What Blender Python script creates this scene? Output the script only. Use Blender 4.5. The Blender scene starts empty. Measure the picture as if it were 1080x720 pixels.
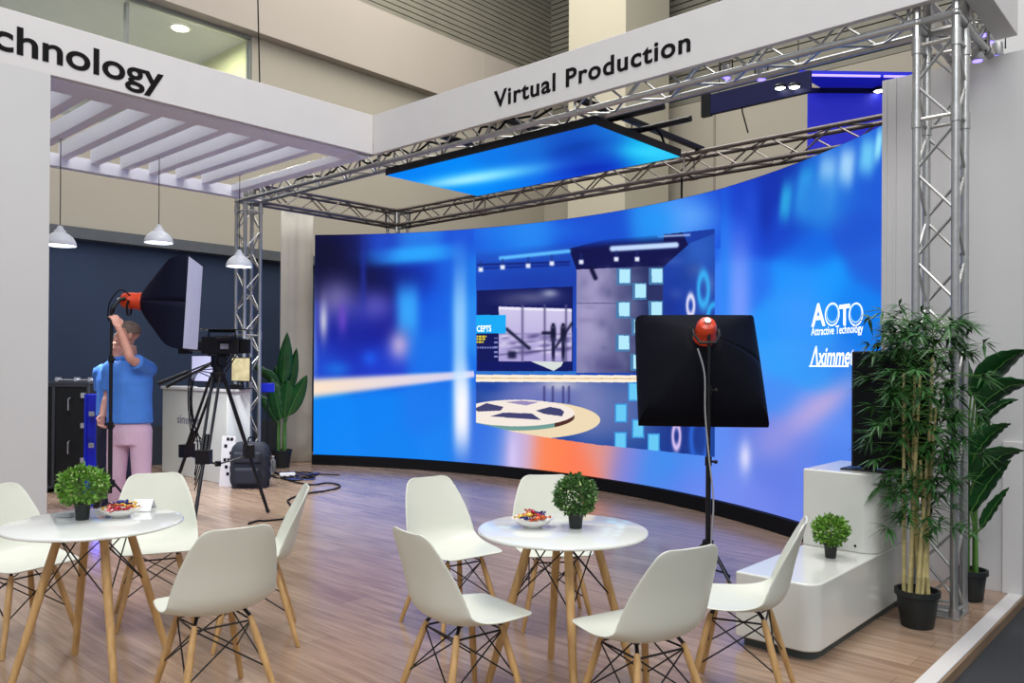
import bpy, bmesh, math, random
import numpy as np
from mathutils import Vector, Matrix
from mathutils.noise import noise as pnoise

# ------------------------------------------------------------------ scene, camera
S = bpy.context.scene
COL = S.collection
PI = math.pi
F, CX, CY = 846.5, 540.0, 381.3
PITCH, ROLL, YAW, EYE = math.radians(.254), math.radians(.358), math.radians(137.64), 1.51
RX = Vector((-math.cos(YAW), math.sin(YAW), 0))      # picture right, level
FW = Vector((-math.sin(YAW), -math.cos(YAW), 0))     # straight ahead, level
HEAD = math.atan2(RX.y, RX.x)

def ray(px, py):
    a, b = px - CX, py - CY
    x = (a * math.cos(ROLL) + b * math.sin(ROLL)) / F
    y = -(-a * math.sin(ROLL) + b * math.cos(ROLL)) / F
    u = y * math.cos(PITCH) + math.sin(PITCH)
    f = -y * math.sin(PITCH) + math.cos(PITCH)
    return RX * x + FW * f + Vector((0, 0, u))
O = Vector((0, 0, EYE))
def at_z(px, py, z): r = ray(px, py); return O + r * ((z - EYE) / r.z)
def at_x(px, py, x): r = ray(px, py); return O + r * (x / r.x)
def at_y(px, py, y): r = ray(px, py); return O + r * (y / r.y)
def at_d(px, py, d): return O + ray(px, py) * d

cam = bpy.data.cameras.new('camera'); co = bpy.data.objects.new('camera', cam); COL.objects.link(co)
fwd = (FW * math.cos(PITCH) + Vector((0, 0, math.sin(PITCH)))).normalized()
up0 = (Vector((0, 0, 1)) * math.cos(PITCH) - FW * math.sin(PITCH)).normalized()
rt = RX * math.cos(ROLL) + up0 * math.sin(ROLL)
up = up0 * math.cos(ROLL) - RX * math.sin(ROLL)
co.matrix_world = Matrix.Translation(O) @ Matrix((rt, up, -fwd)).transposed().to_4x4()
cam.sensor_width = 36; cam.sensor_fit = 'HORIZONTAL'; cam.lens = 36 * F / 1080
cam.shift_y = (CY - 360) / 1080
cam.clip_start = .05; cam.clip_end = 200
S.camera = co
S.view_settings.view_transform = 'Standard'; S.view_settings.look = 'None'
S.view_settings.gamma = 1; S.view_settings.use_curve_mapping = False
S.view_settings.exposure = 0.04

# ------------------------------------------------------------------ world and hall lamps
W = bpy.data.worlds.new('world'); S.world = W; W.use_nodes = True
W.node_tree.nodes['Background'].inputs[0].default_value = (.86, .90, 1.0, 1)
W.node_tree.nodes['Background'].inputs[1].default_value = .60
def area(name, loc, sx, sy, energy, col=(1, 1, 1), target=None):
    l = bpy.data.lights.new(name, 'AREA'); l.shape = 'RECTANGLE'; l.size = sx; l.size_y = sy
    l.energy = energy; l.color = col
    o = bpy.data.objects.new(name, l); o.location = loc; COL.objects.link(o)
    if target is not None:
        d = Vector(target) - Vector(loc); o.rotation_euler = d.to_track_quat('-Z', 'Y').to_euler()
    return o
area('hall_lamp_front', (1.5, -3.0, 8.5), 6, 4, 540, (.97, 1, 1), (-3.5, 4.5, 0))
area('hall_lamp_middle', (-3.0, 4.0, 11.0), 5, 4, 560, (1, .97, .92))
area('hall_lamp_deep', (-8.5, 9.0, 11.0), 5, 4, 420, (1, .97, .90))
area('hall_lamp_side', (3.5, 3.5, 7.5), 3, 3, 120, (1, .93, .84), (-2, 4.5, .4))

# ------------------------------------------------------------------ materials
def srgb(c):
    return tuple(((v / 255) / 12.92 if v / 255 <= .04045 else (((v / 255) + .055) / 1.055) ** 2.4) for v in c)
def mat(name, c, rough=.5, metal=0.0, var=.06, scale=6.0, bump=0.0, bscale=60.0, emit=None, estr=0.0, spec=.5, coat=0, trans=0):
    m = bpy.data.materials.new(name); m.use_nodes = True
    N = m.node_tree.nodes; L = m.node_tree.links; b = N['Principled BSDF']
    col = srgb(c)
    tc = N.new('ShaderNodeTexCoord'); nz = N.new('ShaderNodeTexNoise'); nz.inputs['Scale'].default_value = scale
    nz.inputs['Detail'].default_value = 4
    L.new(tc.outputs['Object'], nz.inputs['Vector'])
    rp = N.new('ShaderNodeValToRGB')
    rp.color_ramp.elements[0].position = .3; rp.color_ramp.elements[1].position = .7
    rp.color_ramp.elements[0].color = tuple(v * (1 - var) for v in col) + (1,)
    rp.color_ramp.elements[1].color = tuple(min(1, v * (1 + var)) for v in col) + (1,)
    L.new(nz.outputs['Fac'], rp.inputs['Fac']); L.new(rp.outputs['Color'], b.inputs['Base Color'])
    b.inputs['Roughness'].default_value = rough; b.inputs['Metallic'].default_value = metal
    b.inputs['Specular IOR Level'].default_value = spec
    if coat: b.inputs['Coat Weight'].default_value = coat; b.inputs['Coat Roughness'].default_value = .08
    if trans: b.inputs['Transmission Weight'].default_value = trans
    if emit: b.inputs['Emission Color'].default_value = srgb(emit) + (1,); b.inputs['Emission Strength'].default_value = estr
    if bump:
        n2 = N.new('ShaderNodeTexNoise'); n2.inputs['Scale'].default_value = bscale
        L.new(tc.outputs['Object'], n2.inputs['Vector'])
        bp = N.new('ShaderNodeBump'); bp.inputs['Strength'].default_value = bump; bp.inputs['Distance'].default_value = .01
        L.new(n2.outputs['Fac'], bp.inputs['Height']); L.new(bp.outputs['Normal'], b.inputs['Normal'])
    return m

M = {}
M['white_board'] = mat('white_board', (206, 203, 202), .5, var=.012, spec=.3)
M['white_soft'] = mat('white_soft', (198, 197, 196), .6, var=.02, scale=1.5)
M['slat_white'] = mat('slat_white', (232, 232, 240), .5, var=.012)
M['hall_beige'] = mat('hall_beige', (176, 168, 152), .85, var=.03, scale=.6)
M['hall_upper'] = mat('hall_upper', (178, 168, 156), .85, var=.03, scale=.6)
M['louvre'] = mat('louvre', (134, 130, 116), .6, metal=.2, var=.08, scale=2)
M['dark_navy'] = mat('dark_navy', (46, 62, 88), .8, var=.08, scale=1.2)
M['black_lettering'] = mat('black_lettering', (10, 8, 8), .7, spec=.15)
M['alu'] = mat('alu', (176, 176, 174), .34, metal=.85, var=.08, scale=20, bump=.05)
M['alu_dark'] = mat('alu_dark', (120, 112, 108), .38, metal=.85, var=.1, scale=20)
M['black_metal'] = mat('black_metal', (16, 16, 20), .4, metal=.3)
M['black_matte'] = mat('black_matte', (8, 8, 12), .7, spec=.2)
M['black_fabric'] = mat('black_fabric', (5, 6, 16), .7, bump=.15, bscale=220, spec=.1)
M['blue_lit_fabric'] = mat('blue_lit_fabric', (7, 9, 34), .7, bump=.15, bscale=220, spec=.15)  # black softbox fabric with blue light put into its colour
M['black_plastic'] = mat('black_plastic', (13, 14, 17), .45, spec=.3)
M['rubber'] = mat('rubber', (20, 20, 22), .8)
M['shell'] = mat('shell', (213, 215, 202), .36, var=.01, spec=.45)
M['table_white'] = mat('table_white', (224, 226, 222), .10, var=.008, coat=.4)
M['porcelain'] = mat('porcelain', (232, 230, 226), .15, var=.01)
M['gloss_white'] = mat('gloss_white', (212, 213, 206), .16, var=.012, coat=.3)
M['diffuser'] = mat('diffuser', (222, 222, 238), .7, var=.02)
M['pot'] = mat('pot', (20, 26, 26), .5)
M['soil'] = mat('soil', (48, 36, 26), .95, var=.3, scale=60, bump=.6)
M['leaf_bright'] = mat('leaf_bright', (96, 142, 44), .5, var=.45, scale=45)
M['leaf_box'] = mat('leaf_box', (66, 104, 46), .5, var=.45, scale=45)
M['blossom'] = mat('blossom', (190, 208, 140), .6, var=.1)
M['leaf_bamboo'] = mat('leaf_bamboo', (40, 86, 34), .42, var=.5, scale=14)
M['leaf_palm'] = mat('leaf_palm', (20, 72, 28), .32, var=.35, scale=5)
M['stalk'] = mat('stalk', (84, 130, 56), .45, var=.2, scale=8)
M['cane'] = mat('cane', (186, 172, 118), .5, var=.22, scale=16)
M['orange'] = mat('orange', (206, 62, 24), .3, var=.08)
M['silver'] = mat('silver', (200, 200, 205), .25, metal=.9)
M['blue_shirt'] = mat('blue_shirt', (74, 134, 226), .8, var=.07, scale=9, bump=.3, bscale=14)
M['trousers'] = mat('trousers', (214, 180, 204), .85, var=.06, scale=6, bump=.3, bscale=12)  # khaki cloth; the pink light on it is in the colour
M['skin'] = mat('skin', (214, 158, 142), .5, var=.05, scale=14)
M['hair_grey'] = mat('hair_grey', (120, 104, 98), .8, var=.3, scale=50, bump=.5, bscale=90)
M['hair_dark'] = mat('hair_dark', (28, 22, 22), .7, var=.3, scale=50)
M['shoe'] = mat('shoe', (40, 34, 34), .5)
M['navy_trousers'] = mat('navy_trousers', (30, 34, 60), .85)
M['backpack'] = mat('backpack', (30, 34, 46), .75, var=.15, scale=14, bump=.3, bscale=120)
M['blue_lit_case'] = mat('blue_lit_case', (18, 26, 150), .4, metal=.2, var=.25, scale=6)  # blue light on the case is put into its base colour
M['blue_banner'] = mat('blue_banner', (28, 34, 170), .6, emit=(22, 28, 170), estr=.55)
M['navy_box'] = mat('navy_box', (12, 16, 62), .5, spec=.3)
M['led_strip'] = mat('led_strip', (120, 110, 255), .5, emit=(120, 105, 255), estr=3.5)
M['led_blue'] = mat('led_blue', (60, 50, 255), .5, emit=(50, 40, 255), estr=1.6)
M['lamp_glow'] = mat('lamp_glow', (255, 252, 245), .5, emit=(245, 250, 255), estr=7)
M['down_glow'] = mat('down_glow', (255, 250, 235), .5, emit=(255, 244, 215), estr=6)
M['monitor_tan'] = mat('monitor_tan', (150, 140, 108), .4, emit=(128, 118, 84), estr=.7, var=.35, scale=12)
M['monitor_white'] = mat('monitor_white', (205, 205, 230), .4, emit=(180, 182, 220), estr=.7, var=.08, scale=5)
M['room_cream'] = mat('room_cream', (186, 186, 184), .9, var=.02)
M['room_yellow'] = mat('room_yellow', (196, 198, 160), .9, var=.03)
M['carpet'] = mat('carpet', (48, 50, 54), .95, var=.25, scale=160, bump=.4, bscale=300)
M['letter_glow'] = mat('letter_glow', (235, 240, 255), .5, emit=(228, 236, 255), estr=.95)
M['letter_soft'] = mat('letter_soft', (160, 190, 255), .5, emit=(130, 180, 250), estr=.9)
M['bottle'] = mat('bottle', (225, 235, 240), .08, trans=.9)
M['cable_blue'] = mat('cable_blue', (52, 66, 128), .5)
M['grey_plastic'] = mat('grey_plastic', (150, 152, 156), .4)
M['paper'] = mat('paper', (225, 225, 225), .8)
for n_, c_ in (('red', (176, 30, 48)), ('yellow', (226, 186, 70)), ('blue', (34, 44, 120)), ('pink', (226, 120, 130)), ('orange', (196, 96, 44))):
    M['wrap_' + n_] = mat('wrap_' + n_, c_, .22, metal=.25, var=.35, scale=60)

def wood_mat(name, c1, c2, scale, rough, axis_rot=0.0, grain=14.0):
    m = bpy.data.materials.new(name); m.use_nodes = True
    N = m.node_tree.nodes; L = m.node_tree.links; b = N['Principled BSDF']
    tc = N.new('ShaderNodeTexCoord'); mp = N.new('ShaderNodeMapping')
    mp.inputs['Scale'].default_value = scale; mp.inputs['Rotation'].default_value = (0, 0, axis_rot)
    nz = N.new('ShaderNodeTexNoise'); nz.inputs['Scale'].default_value = grain; nz.inputs['Detail'].default_value = 6
    L.new(tc.outputs['Object'], mp.inputs['Vector']); L.new(mp.outputs['Vector'], nz.inputs['Vector'])
    rp = N.new('ShaderNodeValToRGB'); rp.color_ramp.elements[0].position = .32; rp.color_ramp.elements[1].position = .68
    rp.color_ramp.elements[0].color = srgb(c1) + (1,); rp.color_ramp.elements[1].color = srgb(c2) + (1,)
    L.new(nz.outputs['Fac'], rp.inputs['Fac']); L.new(rp.outputs['Color'], b.inputs['Base Color'])
    b.inputs['Roughness'].default_value = rough
    return m
M['leg_wood'] = wood_mat('leg_wood', (176, 136, 84), (208, 168, 112), (1, 1, .08), .45, grain=40)

def floor_mat():
    # laminate planks running along the booth's depth: brick pattern with grain
    m = bpy.data.materials.new('laminate'); m.use_nodes = True
    N = m.node_tree.nodes; L = m.node_tree.links; b = N['Principled BSDF']
    tc = N.new('ShaderNodeTexCoord')
    mp = N.new('ShaderNodeMapping'); L.new(tc.outputs['Object'], mp.inputs['Vector'])
    br = N.new('ShaderNodeTexBrick'); br.inputs['Scale'].default_value = 1
    br.inputs['Brick Width'].default_value = 1.25; br.inputs['Row Height'].default_value = .19
    br.inputs['Mortar Size'].default_value = .0015; br.offset = .37
    br.inputs['Color1'].default_value = srgb((156, 130, 111)) + (1,)
    br.inputs['Color2'].default_value = srgb((173, 148, 127)) + (1,)
    br.inputs['Mortar'].default_value = srgb((118, 98, 86)) + (1,)
    L.new(mp.outputs['Vector'], br.inputs['Vector'])
    mg = N.new('ShaderNodeMapping'); mg.inputs['Scale'].default_value = (1.2, 14, 1); L.new(tc.outputs['Object'], mg.inputs['Vector'])
    nz = N.new('ShaderNodeTexNoise'); nz.inputs['Scale'].default_value = 1.6; nz.inputs['Detail'].default_value = 7
    L.new(mg.outputs['Vector'], nz.inputs['Vector'])
    rp = N.new('ShaderNodeValToRGB'); rp.color_ramp.elements[0].position = .3; rp.color_ramp.elements[1].position = .72
    rp.color_ramp.elements[0].color = (.66, .62, .58, 1); rp.color_ramp.elements[1].color = (1.1, 1.1, 1.1, 1)
    L.new(nz.outputs['Fac'], rp.inputs['Fac'])
    mx = N.new('ShaderNodeMix'); mx.data_type = 'RGBA'; mx.blend_type = 'MULTIPLY'; mx.inputs[0].default_value = 1
    L.new(br.outputs['Color'], mx.inputs[6]); L.new(rp.outputs['Color'], mx.inputs[7])
    L.new(mx.outputs[2], b.inputs['Base Color'])
    b.inputs['Roughness'].default_value = .19
    bp = N.new('ShaderNodeBump'); bp.inputs['Strength'].default_value = .12; bp.inputs['Distance'].default_value = .01
    L.new(nz.outputs['Fac'], bp.inputs['Height']); L.new(bp.outputs['Normal'], b.inputs['Normal'])
    return m
M['laminate'] = floor_mat()

# ------------------------------------------------------------------ mesh helpers
def frame(d):
    d = Vector(d).normalized()
    a = Vector((0, 0, 1)) if abs(d.z) < .9 else Vector((1, 0, 0))
    e1 = d.cross(a).normalized(); e2 = d.cross(e1).normalized()
    return e1, e2
class G:
    def __init__(s): s.v = []; s.f = []
    def add(s, vs, fs):
        n = len(s.v); s.v += [tuple(v) for v in vs]; s.f += [tuple(i + n for i in f) for f in fs]; return s
    def box(s, x0, x1, y0, y1, z0, z1, Mx=None):
        vs = [Vector((x, y, z)) for z in (z0, z1) for y in (y0, y1) for x in (x0, x1)]
        if Mx is not None: vs = [Mx @ v for v in vs]
        return s.add(vs, [(0, 2, 3, 1), (4, 5, 7, 6), (0, 1, 5, 4), (2, 6, 7, 3), (0, 4, 6, 2), (1, 3, 7, 5)])
    def tube(s, p0, p1, r0, r1=None, n=10, caps=True):
        return s.path([p0, p1], [r0, r0 if r1 is None else r1], n, caps)
    def path(s, pts, rs, n=10, caps=True, sq=None):
        pts = [Vector(p) for p in pts]
        if not isinstance(rs, (list, tuple)): rs = [rs] * len(pts)
        base = len(s.v); e1, e2 = frame(pts[1] - pts[0]); prev = (pts[1] - pts[0]).normalized()
        for i, p in enumerate(pts):
            t = (pts[min(i + 1, len(pts) - 1)] - pts[max(i - 1, 0)]).normalized()
            q = prev.rotation_difference(t); e1 = q @ e1; e2 = q @ e2; prev = t
            for k in range(n):
                a = 2 * PI * k / n
                s.v.append(tuple(p + (e1 * math.cos(a) + e2 * math.sin(a)) * rs[i]))
        for i in range(len(pts) - 1):
            for k in range(n):
                a, b = base + i * n + k, base + i * n + (k + 1) % n
                s.f.append((a, b, b + n, a + n))
        if caps:
            s.f.append(tuple(base + k for k in range(n))[::-1])
            s.f.append(tuple(base + (len(pts) - 1) * n + k for k in range(n)))
        return s
    def lathe(s, prof, n=32, c=(0, 0, 0)):
        base = len(s.v)
        for r, z in prof:
            for k in range(n):
                a = 2 * PI * k / n; s.v.append((c[0] + r * math.cos(a), c[1] + r * math.sin(a), c[2] + z))
        for i in range(len(prof) - 1):
            for k in range(n):
                a, b = base + i * n + k, base + i * n + (k + 1) % n
                s.f.append((a, b, b + n, a + n))
        return s
    def ball(s, c, r, nu=16, nv=10, Mx=None):
        c = Vector(c); r = Vector(r) if hasattr(r, '__len__') else Vector((r, r, r))
        vs = []
        for j in range(nv + 1):
            th = PI * j / nv
            for k in range(nu):
                a = 2 * PI * k / nu
                p = Vector((r.x * math.sin(th) * math.cos(a), r.y * math.sin(th) * math.sin(a), r.z * math.cos(th)))
                if Mx is not None: p = Mx @ p
                vs.append(p + c)
        fs = [(j * nu + k, (j + 1) * nu + k, (j + 1) * nu + (k + 1) % nu, j * nu + (k + 1) % nu) for j in range(nv) for k in range(nu)]
        return s.add(vs, fs)
    def prism(s, poly, z0, z1):
        n = len(poly)
        vs = [(x, y, z0) for x, y in poly] + [(x, y, z1) for x, y in poly]
        fs = [tuple(range(n))[::-1], tuple(range(n, 2 * n))] + [(k, (k + 1) % n, (k + 1) % n + n, k + n) for k in range(n)]
        return s.add(vs, fs)
    def grid(s, P):
        nu, nv = len(P), len(P[0]); base = len(s.v)
        for row in P:
            for p in row: s.v.append(tuple(p))
        for i in range(nu - 1):
            for j in range(nv - 1):
                a = base + i * nv + j; s.f.append((a, a + 1, a + nv + 1, a + nv))
        return s
    def loft(s, rings, n=16, caps=True):
        # rings: (centre, axis_a, axis_b) ellipses
        base = len(s.v)
        for c, a, b in rings:
            c, a, b = Vector(c), Vector(a), Vector(b)
            for k in range(n):
                t = 2 * PI * k / n; s.v.append(tuple(c + a * math.cos(t) + b * math.sin(t)))
        for i in range(len(rings) - 1):
            for k in range(n):
                a, b = base + i * n + k, base + i * n + (k + 1) % n
                s.f.append((a, b, b + n, a + n))
        if caps:
            s.f.append(tuple(base + k for k in range(n))[::-1]); s.f.append(tuple(base + (len(rings) - 1) * n + k for k in range(n)))
        return s
    def build(s, name, m, parent=None, loc=None, bevel=0, smooth=35, clean=True, solid=0, sub=0, seg=2):
        me = bpy.data.meshes.new(name); me.from_pydata(s.v, [], s.f)
        if clean:
            bm = bmesh.new(); bm.from_mesh(me)
            bmesh.ops.remove_doubles(bm, verts=bm.verts, dist=1e-6)
            bmesh.ops.recalc_face_normals(bm, faces=bm.faces); bm.to_mesh(me); bm.free()
        me.materials.append(M[m] if isinstance(m, str) else m)
        o = bpy.data.objects.new(name, me); COL.objects.link(o)
        if parent: o.parent = parent
        if loc is not None: o.location = loc
        if smooth:
            me.shade_smooth(); me.set_sharp_from_angle(angle=math.radians(smooth))
        if solid:
            md = o.modifiers.new('solid', 'SOLIDIFY'); md.thickness = solid; md.offset = 0
        if bevel:
            md = o.modifiers.new('bevel', 'BEVEL'); md.width = bevel; md.segments = seg; md.limit_method = 'ANGLE'; md.angle_limit = math.radians(40)
        if sub:
            md = o.modifiers.new('sub', 'SUBSURF'); md.levels = sub; md.render_levels = sub
        return o
def tag(o, label, cat, group=None):
    o['label'] = label; o['category'] = cat
    if group: o['group'] = group
    return o
def thing(name, label, cat, loc=(0, 0, 0), rz=0.0, group=None):
    o = bpy.data.objects.new(name, None); COL.objects.link(o); o.empty_display_size = .1
    o.location = loc; o.rotation_euler = (0, 0, rz)
    return tag(o, label, cat, group)
def struct(name, g, m, **k):
    o = g.build(name, m, **k); o['kind'] = 'structure'; return o
def dup(root, loc=None, rz=None, label=None):
    r = root.copy(); COL.objects.link(r)
    if loc is not None: r.location = loc
    if rz is not None: r.rotation_euler = (0, 0, rz)
    if label: r['label'] = label
    def rec(a, b):
        for ch in list(a.children):
            c = ch.copy(); COL.objects.link(c); c.parent = b; rec(ch, c)
    rec(root, r)
    return r
def text_mesh(txt, size, depth=.004, offset=0.0, spacing=1.0, font_scale_x=1.0):
    cu = bpy.data.curves.new('t', 'FONT'); cu.body = txt; cu.size = size; cu.extrude = depth; cu.offset = offset
    cu.space_character = spacing; cu.resolution_u = 6
    o = bpy.data.objects.new('t', cu); COL.objects.link(o)
    dg = bpy.context.evaluated_depsgraph_get(); me = bpy.data.meshes.new_from_object(o.evaluated_get(dg))
    bpy.data.objects.remove(o); 
    vs = [Vector(v.co) for v in me.vertices]; fs = [tuple(p.vertices) for p in me.polygons]
    for v in vs: v.x *= font_scale_x
    g = G(); g.add(vs, fs); bpy.data.meshes.remove(me)
    return g
def width(g): xs = [v[0] for v in g.v]; return min(xs), max(xs)

# ================================================================== SETTING
CZ = -.06
struct('floor', G().box(-11.9, -1.165, -3.5, 9.2, CZ, 0), 'laminate', smooth=0)
struct('carpet_floor', G().box(-30, 14, -12, 26, CZ - .05, CZ - .001), 'carpet', smooth=0)
struct('trim_1', G().box(-1.165, -1.085, -3.5, 6.3, CZ, .004), 'white_board', smooth=0, bevel=.003)
g = G().box(-1.083, -1.070, -3.5, 6.3, CZ, -.004)
struct('trim_2', g, wood_mat('edge_wood', (112, 92, 72), (140, 116, 92), (1, .1, 1), .5), smooth=0)

# left white pier of the booth and the white wall behind the right tower
struct('wall_left', G().box(-7.12, -6.83, -3.5, 2.17, 0, 3.74), 'white_soft', smooth=0, bevel=.004)
g = G().box(-1.99, -1.085, 6.25, 6.45, 0, 3.64)
g.box(-1.97, -1.955, 6.243, 6.25, 0, 3.64); g.box(-1.905, -1.89, 6.243, 6.25, 0, 3.64)
struct('wall_right', g, 'white_soft', smooth=0)
struct('trim_3', G().box(-1.20, -1.085, 6.225, 6.249, 0, 1.02), 'white_board', smooth=0, bevel=.003)
# neighbouring booth's white wall beyond, taller, with its black panel
struct('wall_neighbour', G().box(-1.6, 6, 7.6, 7.8, CZ, 7.4), 'white_soft', smooth=0)
o = G().box(-1.62, -.4, 7.5, 7.58, 1.05, 3.2).build('black_display', 'black_plastic', smooth=0, bevel=.01)
tag(o, 'tall black display panel on the far white wall at the booth edge', 'display')

# hall: left wall with a recess line, window, dark lower partition, louvres; far wall; column
HX = -12.3
g = G()
g.box(HX - .2, HX, -6, 17, 3.42, 5.0)
g.box(HX - .2, HX, 6.97, 17, 5.0, 7.0)
struct('wall_hall_left', g, 'hall_beige', smooth=0)
g = G().box(HX - .2, HX + .22, -6, 17, 7.0, 8.22)
struct('wall_hall_upper', g, 'hall_upper', smooth=0)
g = G()
for i in range(30):
    z = 8.24 + i * .115
    g.box(HX + .05, HX + .16, -6, 17, z, z + .095)
g.box(HX - .2, HX + .06, -6, 17, 8.22, 11.7)
struct('wall_louvre_left', g, 'louvre', smooth=0)
struct('wall_partition', G().box(HX - .1, HX - .02, -6, 9.5, CZ, 3.42), 'dark_navy', smooth=0)
struct('baseboard_left', G().box(HX - .02, HX + .03, -6, 9.5, CZ, .55), mat('partition_base', (52, 56, 64), .8), smooth=0)
struct('trim_4', G().box(HX - .02, HX + .16, -6, 9.5, 3.26, 3.42), mat('partition_head', (88, 92, 96), .8), smooth=0)
# room behind the upper window
g = G()
g.box(-17, -12.5, -6, 7.2, 7.0, 7.1)
g.box(-17.1, -17, -6, 7.2, 4.9, 7.1)
struct('ceiling_room', g, 'room_cream', smooth=0)
struct('wall_room', G().box(-17, -12.5, 7.0, 7.1, 4.9, 7.0), 'room_yellow', smooth=0)
struct('floor_room', G().box(-17, -12.5, -6, 7.1, 4.85, 4.98), 'room_cream', smooth=0)
g = G()
for y0, y1 in ((-6, 4.93), (4.99, 6.93)):
    pass
g.box(HX - .12, HX - .02, -6, 6.97, 6.95, 7.0); g.box(HX - .12, HX - .02, -6, 6.97, 5.0, 5.08)
g.box(HX - .12, HX - .02, 4.93, 4.97, 5.08, 6.9); g.box(HX - .12, HX - .02, 6.92, 6.97, 5.08, 6.9); g.box(HX - .12, HX - .02, -1.6, -1.5, 5.08, 6.9)
w = struct('window_1', g, mat('window_frame', (128, 132, 126), .5), smooth=0)
gm = bpy.data.materials.new('window_glass'); gm.use_nodes = True
nn = gm.node_tree.nodes; ll = gm.node_tree.links
for n_ in list(nn): nn.remove(n_)
om = nn.new('ShaderNodeOutputMaterial'); mxs = nn.new('ShaderNodeMixShader'); tr = nn.new('ShaderNodeBsdfTransparent'); gl = nn.new('ShaderNodeBsdfGlossy')
tr.inputs[0].default_value = (.95, .97, .95, 1); gl.inputs['Roughness'].default_value = .05
fr = nn.new('ShaderNodeFresnel'); fr.inputs[0].default_value = 1.35
ll.new(fr.outputs[0], mxs.inputs[0]); ll.new(tr.outputs[0], mxs.inputs[1]); ll.new(gl.outputs[0], mxs.inputs[2]); ll.new(mxs.outputs[0], om.inputs[0])
M['window_glass'] = gm
struct('window_2', G().box(HX - .075, HX - .065, -6, 6.93, 5.05, 6.93), 'window_glass', smooth=0)
lp = at_z(190, 30, 6.97)
dl = thing('ceiling_downlight', 'round glowing downlight in the ceiling behind the upper window', 'ceiling light', (lp.x, lp.y, 6.985))
G().lathe([(.0, 0), (.16, 0), (.19, .012), (.16, .014)], 24).build('rim', 'white_board', dl, (0, 0, -.012))
G().lathe([(.0, 0), (.13, 0), (.13, .01), (0, .01)], 24).build('lens', 'down_glow', dl, (0, 0, -.022))
l = bpy.data.lights.new('downlight', 'AREA'); l.energy = 60; l.size = .3; l.color = (1, .96, .8)
lo = bpy.data.objects.new('downlight_lamp', l); COL.objects.link(lo); lo.parent = dl; lo.location = (0, 0, -.06)
area('room_lamp', (-14.5, 4.0, 6.9), 3, 4, 80, (1, .99, 1))

YF = 14.6
struct('wall_hall_back', G().box(HX, 6, YF, YF + .2, CZ, 6.9), 'hall_beige', smooth=0)
g = G().box(HX, 6, YF + .12, YF + .3, 6.9, 12)
for i in range(40):
    z = 6.92 + i * .125
    g.box(HX, 6, YF + .02, YF + .13, z, z + .10)
struct('wall_louvre_back', g, 'louvre', smooth=0)
struct('column_hall', G().box(-9.90, -8.545, 12.47, 14.0, CZ, 12), mat('column_beige', (196, 188, 166), .85, var=.02, scale=.5), smooth=0)
g = G()
for px in (560, 683, 753):
    p = at_y(px, 200, YF - .02); g.box(p.x - .02, p.x + .02, YF - .02, YF, 3, 6.9)
struct('trim_5', g, mat('seam', (150, 142, 128), .85), smooth=0)
p = at_x(511, 66, HX + .23)
struct('trim_6', G().box(HX + .22, HX + .23, p.y - .015, p.y + .015, 7.0, 8.22), M['hall_beige'], smooth=0)
# thin black hanging cable at the upper left and by the blue box
def cable(name, pts, r, m, label, cat='cable', n=6):
    o = G().path(pts, r, n).build(name, m); return tag(o, label, cat)
def smooth_path(pts, k=8):
    pts = [Vector(p) for p in pts]; out = []
    P = [pts[0]] + pts + [pts[-1]]
    for i in range(1, len(P) - 2):
        for j in range(k):
            t = j / k; a, b, c, d = P[i - 1], P[i], P[i + 1], P[i + 2]
            out.append(.5 * ((2 * b) + (c - a) * t + (2 * a - 5 * b + 4 * c - d) * t * t + (3 * b - a - 3 * c + d) * t ** 3))
    out.append(pts[-1]); return out
cable('hanging_cable', [at_d(271, -40, 9.6), at_d(274, 90, 9.6), at_d(274.5, 100, 9.6)], .009, 'black_matte', 'thin black cable hanging straight down above the slatted canopy')
cable('hanging_cable', [at_y(782, 104, 9.03), at_y(783, 118, 9.03), at_y(789, 140, 9.03)], .009, 'black_matte', 'thin black cable dangling below the navy box above the large curved screen')

# ================================================================== FASCIAS, CANOPY
def lay(g, fn): g.v = [tuple(fn(Vector(v))) for v in g.v]; return g
# front fascia "Virtual Production"
fa = thing('fascia_board', 'long white fascia lettered Virtual Production above the front truss', 'sign', (-1.12, 5.28, 3.735))
G().box(-5.71, 0, 0, .052, 0, .415).build('board', 'white_board', fa, smooth=0, bevel=.004)
t = text_mesh('Virtual Production', .212, .003, .0042, 1.10); x0, x1 = width(t)
sc = (5.055 - 3.04) / (x1 - x0)
tp_ = text_mesh('Production', .212, .003, .0042, 1.10); p0_, p1_ = width(tp_)
tv_ = text_mesh('Virtual', .212, .003, .0042, 1.10); v0_, v1_ = width(tv_)
lay(tv_, lambda v: Vector(((v.x - v0_) * sc - 5.055 + 1.12, -.002 - v.z, .118 + v.y))).build('lettering', 'black_lettering', fa, smooth=0, clean=False)
lay(tp_, lambda v: Vector(((v.x - p1_) * sc - 3.04 + 1.12, -.002 - v.z, .118 + v.y))).build('lettering', 'black_lettering', fa, smooth=0, clean=False)
# side fascia lettered "Technology"
fb = thing('fascia_board', 'white fascia lettered Technology along the canopy edge above the left white pier', 'sign', (-6.83, 5.28, 3.735))
G().box(-.07, 0, -8.8, -.002, 0, .415).build('board', 'white_board', fb, smooth=0, bevel=.004)
t = text_mesh('Technology', .27, .003, .0045, 1.0); x0, x1 = width(t)
sc = (3.045 - 1.93) / (x1 - x0)
# 'hnology' is 7/10 of the word: match h at y=1.935 and y end 3.045
t2 = text_mesh('hnology', .27, .003, .0045, 1.0); a0, a1 = width(t2)
sc = (3.045 - 1.935) / (a1 - a0)
lay(t, lambda v: Vector((.002 + v.z, (v.x - x1) * sc + 3.045 - 5.28, .098 + v.y * (.213 / .197))))
t.build('lettering', 'black_lettering', fb, smooth=0, clean=False)
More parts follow.
